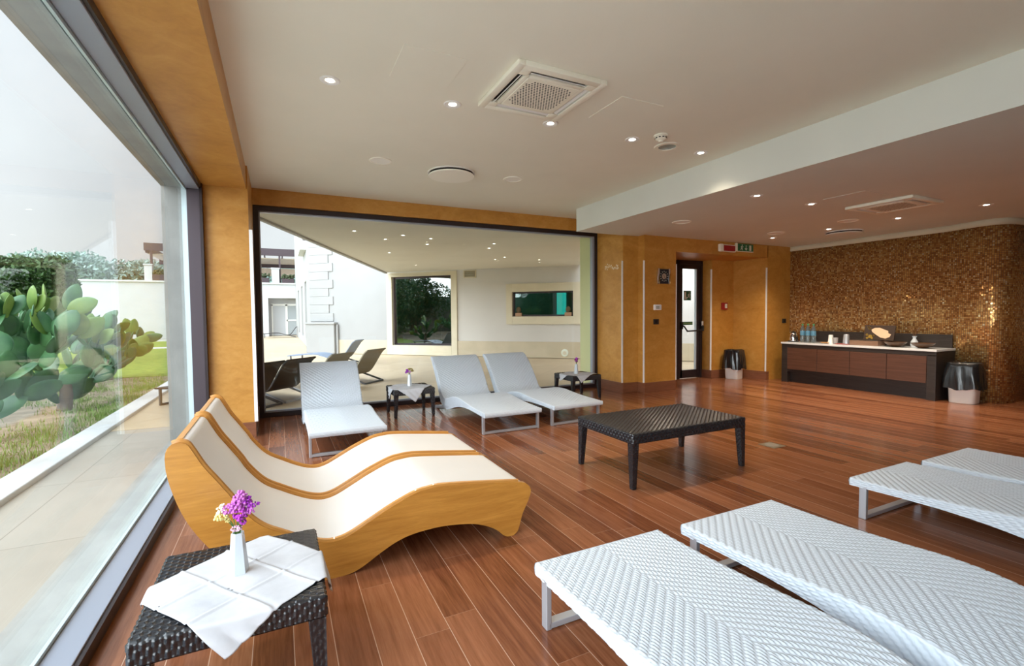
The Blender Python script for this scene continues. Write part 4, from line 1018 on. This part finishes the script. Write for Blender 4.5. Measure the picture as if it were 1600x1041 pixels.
def planter(x, w, h, lab):
    t = thing('terrace_planter', lab, 'planter', (x, YF+.08, 3.42), 0, 'dark planters on the roof terrace'); MB().box(-w/2, w/2, -.15, .15, 0, h*.55, bev=.01).build('trough', K['bronze'], t)
    b = MB(); r_ = random.Random(int(x*10))
    for k in range(60): b.ball((r_.uniform(-w/2, w/2), r_.uniform(-.14, .14), h*.55+r_.uniform(0, h*.5)), .05+.04*r_.random(), 1)
    b.build('plant', plain('dark_shrub', (.05, .07, .03), .7), t)
planter(-6.10, .8, .62, 'dark planter trough next to the corner pillar of the terrace'); planter(-1.05, 1.1, .55, 'dark planter trough on the terrace edge by the window jamb'); planter(.58, .72, .5, 'dark planter trough on the terrace edge by the quoined house'); planter(-3.9, .8, .5, 'dark planter trough behind the window jamb line')

# quoined house: left flank and the slanted terrace front share one corner
HX = rmx(0, 0, -PI/4, (3.2, 15.8, 0))       # along the front; -y looks back at the room
fr = bpy.data.objects
def front(b, name, m, parent=None, smooth=False):
    o = b.build(name, m, parent, smooth)
    if parent is None: o.matrix_world = HX
    return o
b = MB()
O1, O2 = (.20, 2.33, .315, 2.53), (4.34, 6.18, 1.22, 1.95)
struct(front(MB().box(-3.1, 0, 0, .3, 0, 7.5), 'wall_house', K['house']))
b.box(0, O1[0], 0, .3, 0, 3.0).box(O1[0], O1[1], 0, .3, 0, O1[2]).box(O1[0], O1[1], 0, .3, O1[3], 3.0)
b.box(O1[1], O2[0], 0, .3, 0, 3.0).box(O2[0], O2[1], 0, .3, 0, O2[2]).box(O2[0], O2[1], 0, .3, O2[3], 3.0).box(O2[1], 12, 0, .3, 0, 3.0)
struct(front(b, 'wall_terrace', K['extwarm']))
b = MB()
for k in range(20):
    w = .78 if k % 2 else .96; z = 1.10+k*.285
    b.box(-3.13, -3.1+w, -.03, .05, z, z+.28, bev=.005)
struct(front(b, 'trim_quoin', K['house']))
struct(front(MB().box(-3.2, -2.02, -.16, .1, -.0, 1.0, bev=.01).box(-3.24, -1.98, -.20, .1, 1.0, 1.07, bev=.012), 'trim_pedestal', K['house']))
struct(front(MB().tube([(-1.96, -.06, 0), (-1.96, -.06, 1.0)], .04, 10), 'trim_downpipe', K['house'], None, True))
struct(front(MB().box(-1.95, 0, -.025, .02, 0, .465, bev=.004).box(2.53, 12, -.025, .02, 0, .475, bev=.004), 'trim_wainscot', noisy('beige_wainscot', (.48, .41, .29), (.56, .48, .35), 2.5, .55, 6, .03)))
struct(front(MB().box(0, O1[0], -.05, .02, 0, 2.655, bev=.006).box(O1[1], 2.53, -.05, .02, 0, 2.655, bev=.006).box(O1[0], O1[1], -.05, .02, 0, O1[2], bev=.004).box(O1[0], O1[1], -.05, .02, O1[3], 2.655, bev=.004), 'trim_stone_surround', K['stone']))
struct(front(MB().box(4.15, O2[0], -.05, .02, .99, 2.19, bev=.006).box(O2[1], 6.42, -.05, .02, .99, 2.19, bev=.006).box(O2[0], O2[1], -.05, .02, .99, O2[2], bev=.004).box(O2[0], O2[1], -.05, .02, O2[3], 2.19, bev=.004), 'trim_niche_surround', K['stone']))
K['nglass'] = mat_glass('niche_glass', (.50, .72, .68), .07, .8)
def facade_window(n, o, fw_, gm_):
    x0, x1, z0, z1 = o
    b = MB().box(x0, x0+fw_, .08, .14, z0, z1).box(x1-fw_, x1, .08, .14, z0, z1).box(x0, x1, .08, .14, z0, z0+fw_).box(x0, x1, .08, .14, z1-fw_, z1)
    w = struct(front(b, 'window_%d' % n, K['darkmetal']))
    MB().box(x0+.02, x1-.02, .10, .11, z0+.02, z1-.02).build('window_pane', K[gm_], w)
    return w
facade_window(3, O1, .06, 'tglass'); facade_window(4, O2, .05, 'nglass')
# the pool room behind those two windows
struct(front(MB().box(-.3, 7.2, 3.0, 3.1, -.1, 3.0).box(-.3, 7.2, .31, 3.1, -.1, -.02).box(-.3, 7.2, .31, 3.1, 2.9, 3.0).box(-.4, -.3, .31, 3.1, 0, 3.).box(7.2, 7.3, .31, 3.1, 0, 3.0), 'wall_pool_room', plain('dark_green_room', (.05, .09, .075), .6)))
pl_ = bpy.data.lights.new('pool_room_lamp', 'POINT'); pl_.energy = 60; pl_.shadow_soft_size = .3; pl_.color = (.55, 1.0, .80)
po_ = link(bpy.data.objects.new('pool_room_lamp', pl_)); po_.matrix_world = HX @ Matrix.Translation((2.0, 1.9, 2.5))
wl = struct(front(MB().box(5.0, 5.32, 2.90, 2.99, .95, 2.2).box(6.4, 7.15, 2.9, 2.99, .9, 2.3), 'window_5', emit('turquoise_daylight', (.05, .52, .48), .95)))
t = thing('pool_ladder', 'bent chrome pool ladder behind the tall dark facade window', 'pool ladder'); t.matrix_world = HX @ Matrix.Translation((1.35, .75, 0))
arc = [(0, 0, .0), (0, 0, .75)]+[(.42*(1-math.cos(a)), 0, .75+.30*math.sin(a)) for a in np.linspace(.25, PI*.5, 8)]+[(.42+.36*math.sin(a), 0, 1.05-.65*(1-math.cos(a))) for a in np.linspace(.2, PI*.5, 8)]
for y in (0, .4): MB().tube([(x, y, z) for x, _, z in arc], .02, 8).build('hand_rail', K['chrome'], t, True)
for z in (.15, .4): MB().tube([(0, 0, z), (0, .4, z)], .016, 8).build('rung', K['chrome'], t, True)
for s_, lab in ((4.52, 'small cactus in a clay pot at the vent end of the wall niche'), (6.02, 'small cactus in a clay pot at the column end of the wall niche')):
    t = thing('potted_cactus', lab, 'potted plant', group='potted cacti in the wall niche'); t.matrix_world = HX @ Matrix.Translation((s_, .035, O2[2]))
    MB().box(-.10, .10, -.03, .035, 0, .11, bev=.01).build('pot', plain('clay_pot', (.42, .24, .14), .7), t)
    b = MB().ball((0, 0, .19), .085, 2, (.9, .4, 1.2)); b.build('plant', plain('brown_cactus', (.10, .07, .03), .7), t, True)
def grille(s0, s1, z0, z1, lab):
    t = thing('wall_vent', lab, 'vent'); t.matrix_world = HX
    MB().box(s0, s1, -.03, 0, z0, z0+.03).box(s0, s1, -.03, 0, z1-.03, z1).box(s0, s0+.03, -.03, 0, z0, z1).box(s1-.03, s1, -.03, 0, z0, z1).build('frame', K['stone'], t)
    b = MB()
    for k in range(6): b.box(s0+.03, s1-.03, -.018, -.004, z0+.035+k*(z1-z0-.06)/6, z0+.055+k*(z1-z0-.06)/6)
    b.build('slat', plain('vent_slat', (.34, .30, .20), .6), t)
grille(2.76, 3.18, 2.42, 2.655, 'square louvred vent beside the tall facade window')
t = thing('round_wall_light', 'small round white light low on the terrace wainscot', 'wall light'); t.matrix_world = HX @ Matrix.Translation((5.93, -.025, .16))
MB().lathe([(.11, 0), (.105, .02), (.06, .03), (0, .03)], 24, mx=rmx(PI/2)).build('body', K['signwhite'], t, True)
MB().lathe([(.055, .031), (.05, .036), (0, .036)], 20, mx=rmx(PI/2)).build('lens', K['stone'], t, True)
# left flank of the house with recessed tall windows
b = MB(); x0, x1 = 1.0, 1.3
ops = [(20.6, 22.0), (24.0, 25.4), (28.2, 29.8)]; prev = 18.0
for a, c in ops: b.box(x0, x1, prev, a, 0, 7.5); b.box(x0, x1, a, c, 2.7, 7.5); b.box(x0, x1, a, c, 0, .35); prev = c
b.box(x0, x1, prev, 34, 0, 7.5)
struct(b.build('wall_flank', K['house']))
for i, (a, c) in enumerate(ops):
    w = struct(MB().box(x0+.16, x0+.22, a, a+.07, .35, 2.7).box(x0+.16, x0+.22, c-.07, c, .35, 2.7).box(x0+.16, x0+.22, a, c, 2.62, 2.7).build('window_%d' % (6+i), K['extwhite']))
    MB().box(x0+.18, x0+.19, a+.03, c-.03, .38, 2.65).build('window_pane', plain('pale_flank_glass', (.45, .47, .47), .25), w)
struct(MB().box(x0-.02, x0+.05, 20.3, 22.2, 4.25, 5.6).build('window_9', K['bronze'])); S_box('trim_flank_sill', K['kerb'], (x0-.22, x0+.02, 20.1, 22.4, 3.85, 4.2))

# canopy over the terrace with its own small lights
ZK = 2.668
struct(MB().prism([(-.35, 6.96), (5.12, 6.96), (7.72, 11.32), (3.16, 15.62), (3.12, 15.62), (-.42, 6.98)], ZK, ZK+.3).build('canopy', noisy('canopy_render', (.66, .63, .55), (.70, .67, .59), 1.2, .8, 3, .02)))
struct(MB().prism([(-.46, 6.96), (-.40, 6.96), (3.18, 15.6), (3.11, 15.64)], ZK-.035, ZK+.32).build('trim_canopy_edge', plain('grey_canopy_edge', (.40, .40, .38), .6)))
S_box('wall_terrace_return', noisy('yellow_green_render', (.62, .62, .33), (.66, .66, .38), 2, .7, 3, .03), (4.99, 5.14, 6.985, 7.31, -.012, ZK+.3), (5.0, 5.14, 6.9, 6.99, -.012, 2.7))
CL = [(1.13, 8.09), (1.95, 8.20), (2.21, 10.60), (3.43, 13.0), (1.76, 8.75), (2.49, 8.37), (2.62, 9.05), (3.79, 8.49), (3.95, 9.1), (4.90, 10.91), (4.92, 10.40), (5.97, 10.56), (6.28, 11.1)]
ods = ['nearest the canopy corner', 'close to the glass near the canopy edge', 'midway along the canopy edge', 'by the top of the tall facade window', 'second in from the canopy edge', 'over the lone lounger side', 'just behind the row nearest the glass', 'nearest the glass toward the pier', 'second row toward the pier', 'above the middle of the terrace', 'beside the one above the middle of the terrace', 'before the wall niche', 'closest to the wall niche']
for (x, y), od in zip(CL, ods):
    t = thing('canopy_downlight', 'small canopy spotlight '+od, 'downlight', (x, y, ZK), 0, 'small spotlights under the canopy')
    MB().lathe([(.03, 0), (.045, -.006), (.05, 0)], 16).build('trim_ring', K['whitepl'], t, True); MB().lathe([(.020, -.001), (0, -.003)], 14).build('lamp_lens', MEM, t)

# ================================================================== outdoor sling loungers
SL = [(0, .26), (.25, .27), (.6, .30), (.85, .29), (1.1, .22), (1.28, .17), (1.42, .17), (1.52, .23), (1.62, .36), (1.71, .49), (1.79, .60), (1.87, .66)]
def sling(label, x, y, m, fm, rz, W=.60):
    """x, y: middle of the rear floor bar; rz turns the head side"""
    t = thing('sling_lounger', label, 'sun lounger', (x, y, -.012), rz, 'sling loungers on the terrace')
    q, s_ = curve_pts(SL, 90); q = q-np.array([1.80, 0]); xs = np.linspace(-W/2, W/2, 10)
    tg = np.gradient(q, axis=0); tg /= np.linalg.norm(tg, axis=1)[:, None]; nr = np.stack([-tg[:, 1], tg[:, 0]], 1); dn = q-nr*.022
    f = lambda P: np.stack(np.broadcast_arrays(xs[None], P[:, 0][:, None], P[:, 1][:, None]), -1)
    sides = [np.stack([np.stack([np.full(90, sx), P[:, 0], P[:, 1]], -1) for P in (q, dn)]) for sx in (-W/2, W/2)]
    ends = [np.stack([f(q)[k], f(dn)[k]]) for k in (0, -1)]
    grid_mesh('sling', [f(q), f(dn)[:, ::-1]]+sides+ends, m, t)
    b = MB(); xx = W/2-.015
    for sx in (-1, 1):
        b.bar((sx*xx, -.55, .17), (sx*xx, .0, .015), .03, .03, side=(1, 0, 0)); b.bar((sx*xx, -1.70, .26), (sx*xx, -1.70, 0.0), .03, .03, side=(1, 0, 0))
    b.box(-xx, xx, -.02, .02, 0, .03).box(-xx, xx, -1.715, -1.685, 0, .03)
    b.build('frame', fm, t)
    return t
AR = PI+PI*.25+.0
sling('taupe sling lounger under the canopy with its back to the room', 1.63, 9.43, K['sling'], K['dgrey'], -PI/2-.78)
sling('taupe sling lounger half hidden behind the lone white lounger', .93, 8.72, K['sling'], K['dgrey'], -PI/2-.78)
sling('dark sling lounger close to the glass behind the lone white lounger', .25, 8.05, K['dsling'], K['steel'], -PI/2-.78)
sling('dark sling lounger close to the glass at the window corner', -.20, 7.58, K['dsling'], K['dgrey'], -PI/2-.78)
sling('blue grey sling lounger farther out on the terrace', 1.85, 13.2, K['bsling'], K['dgrey'], -PI/2-.55)
sling('dark sling lounger far off by the white doors', .9, 31.9, K['dsling'], K['dgrey'], -PI/2)
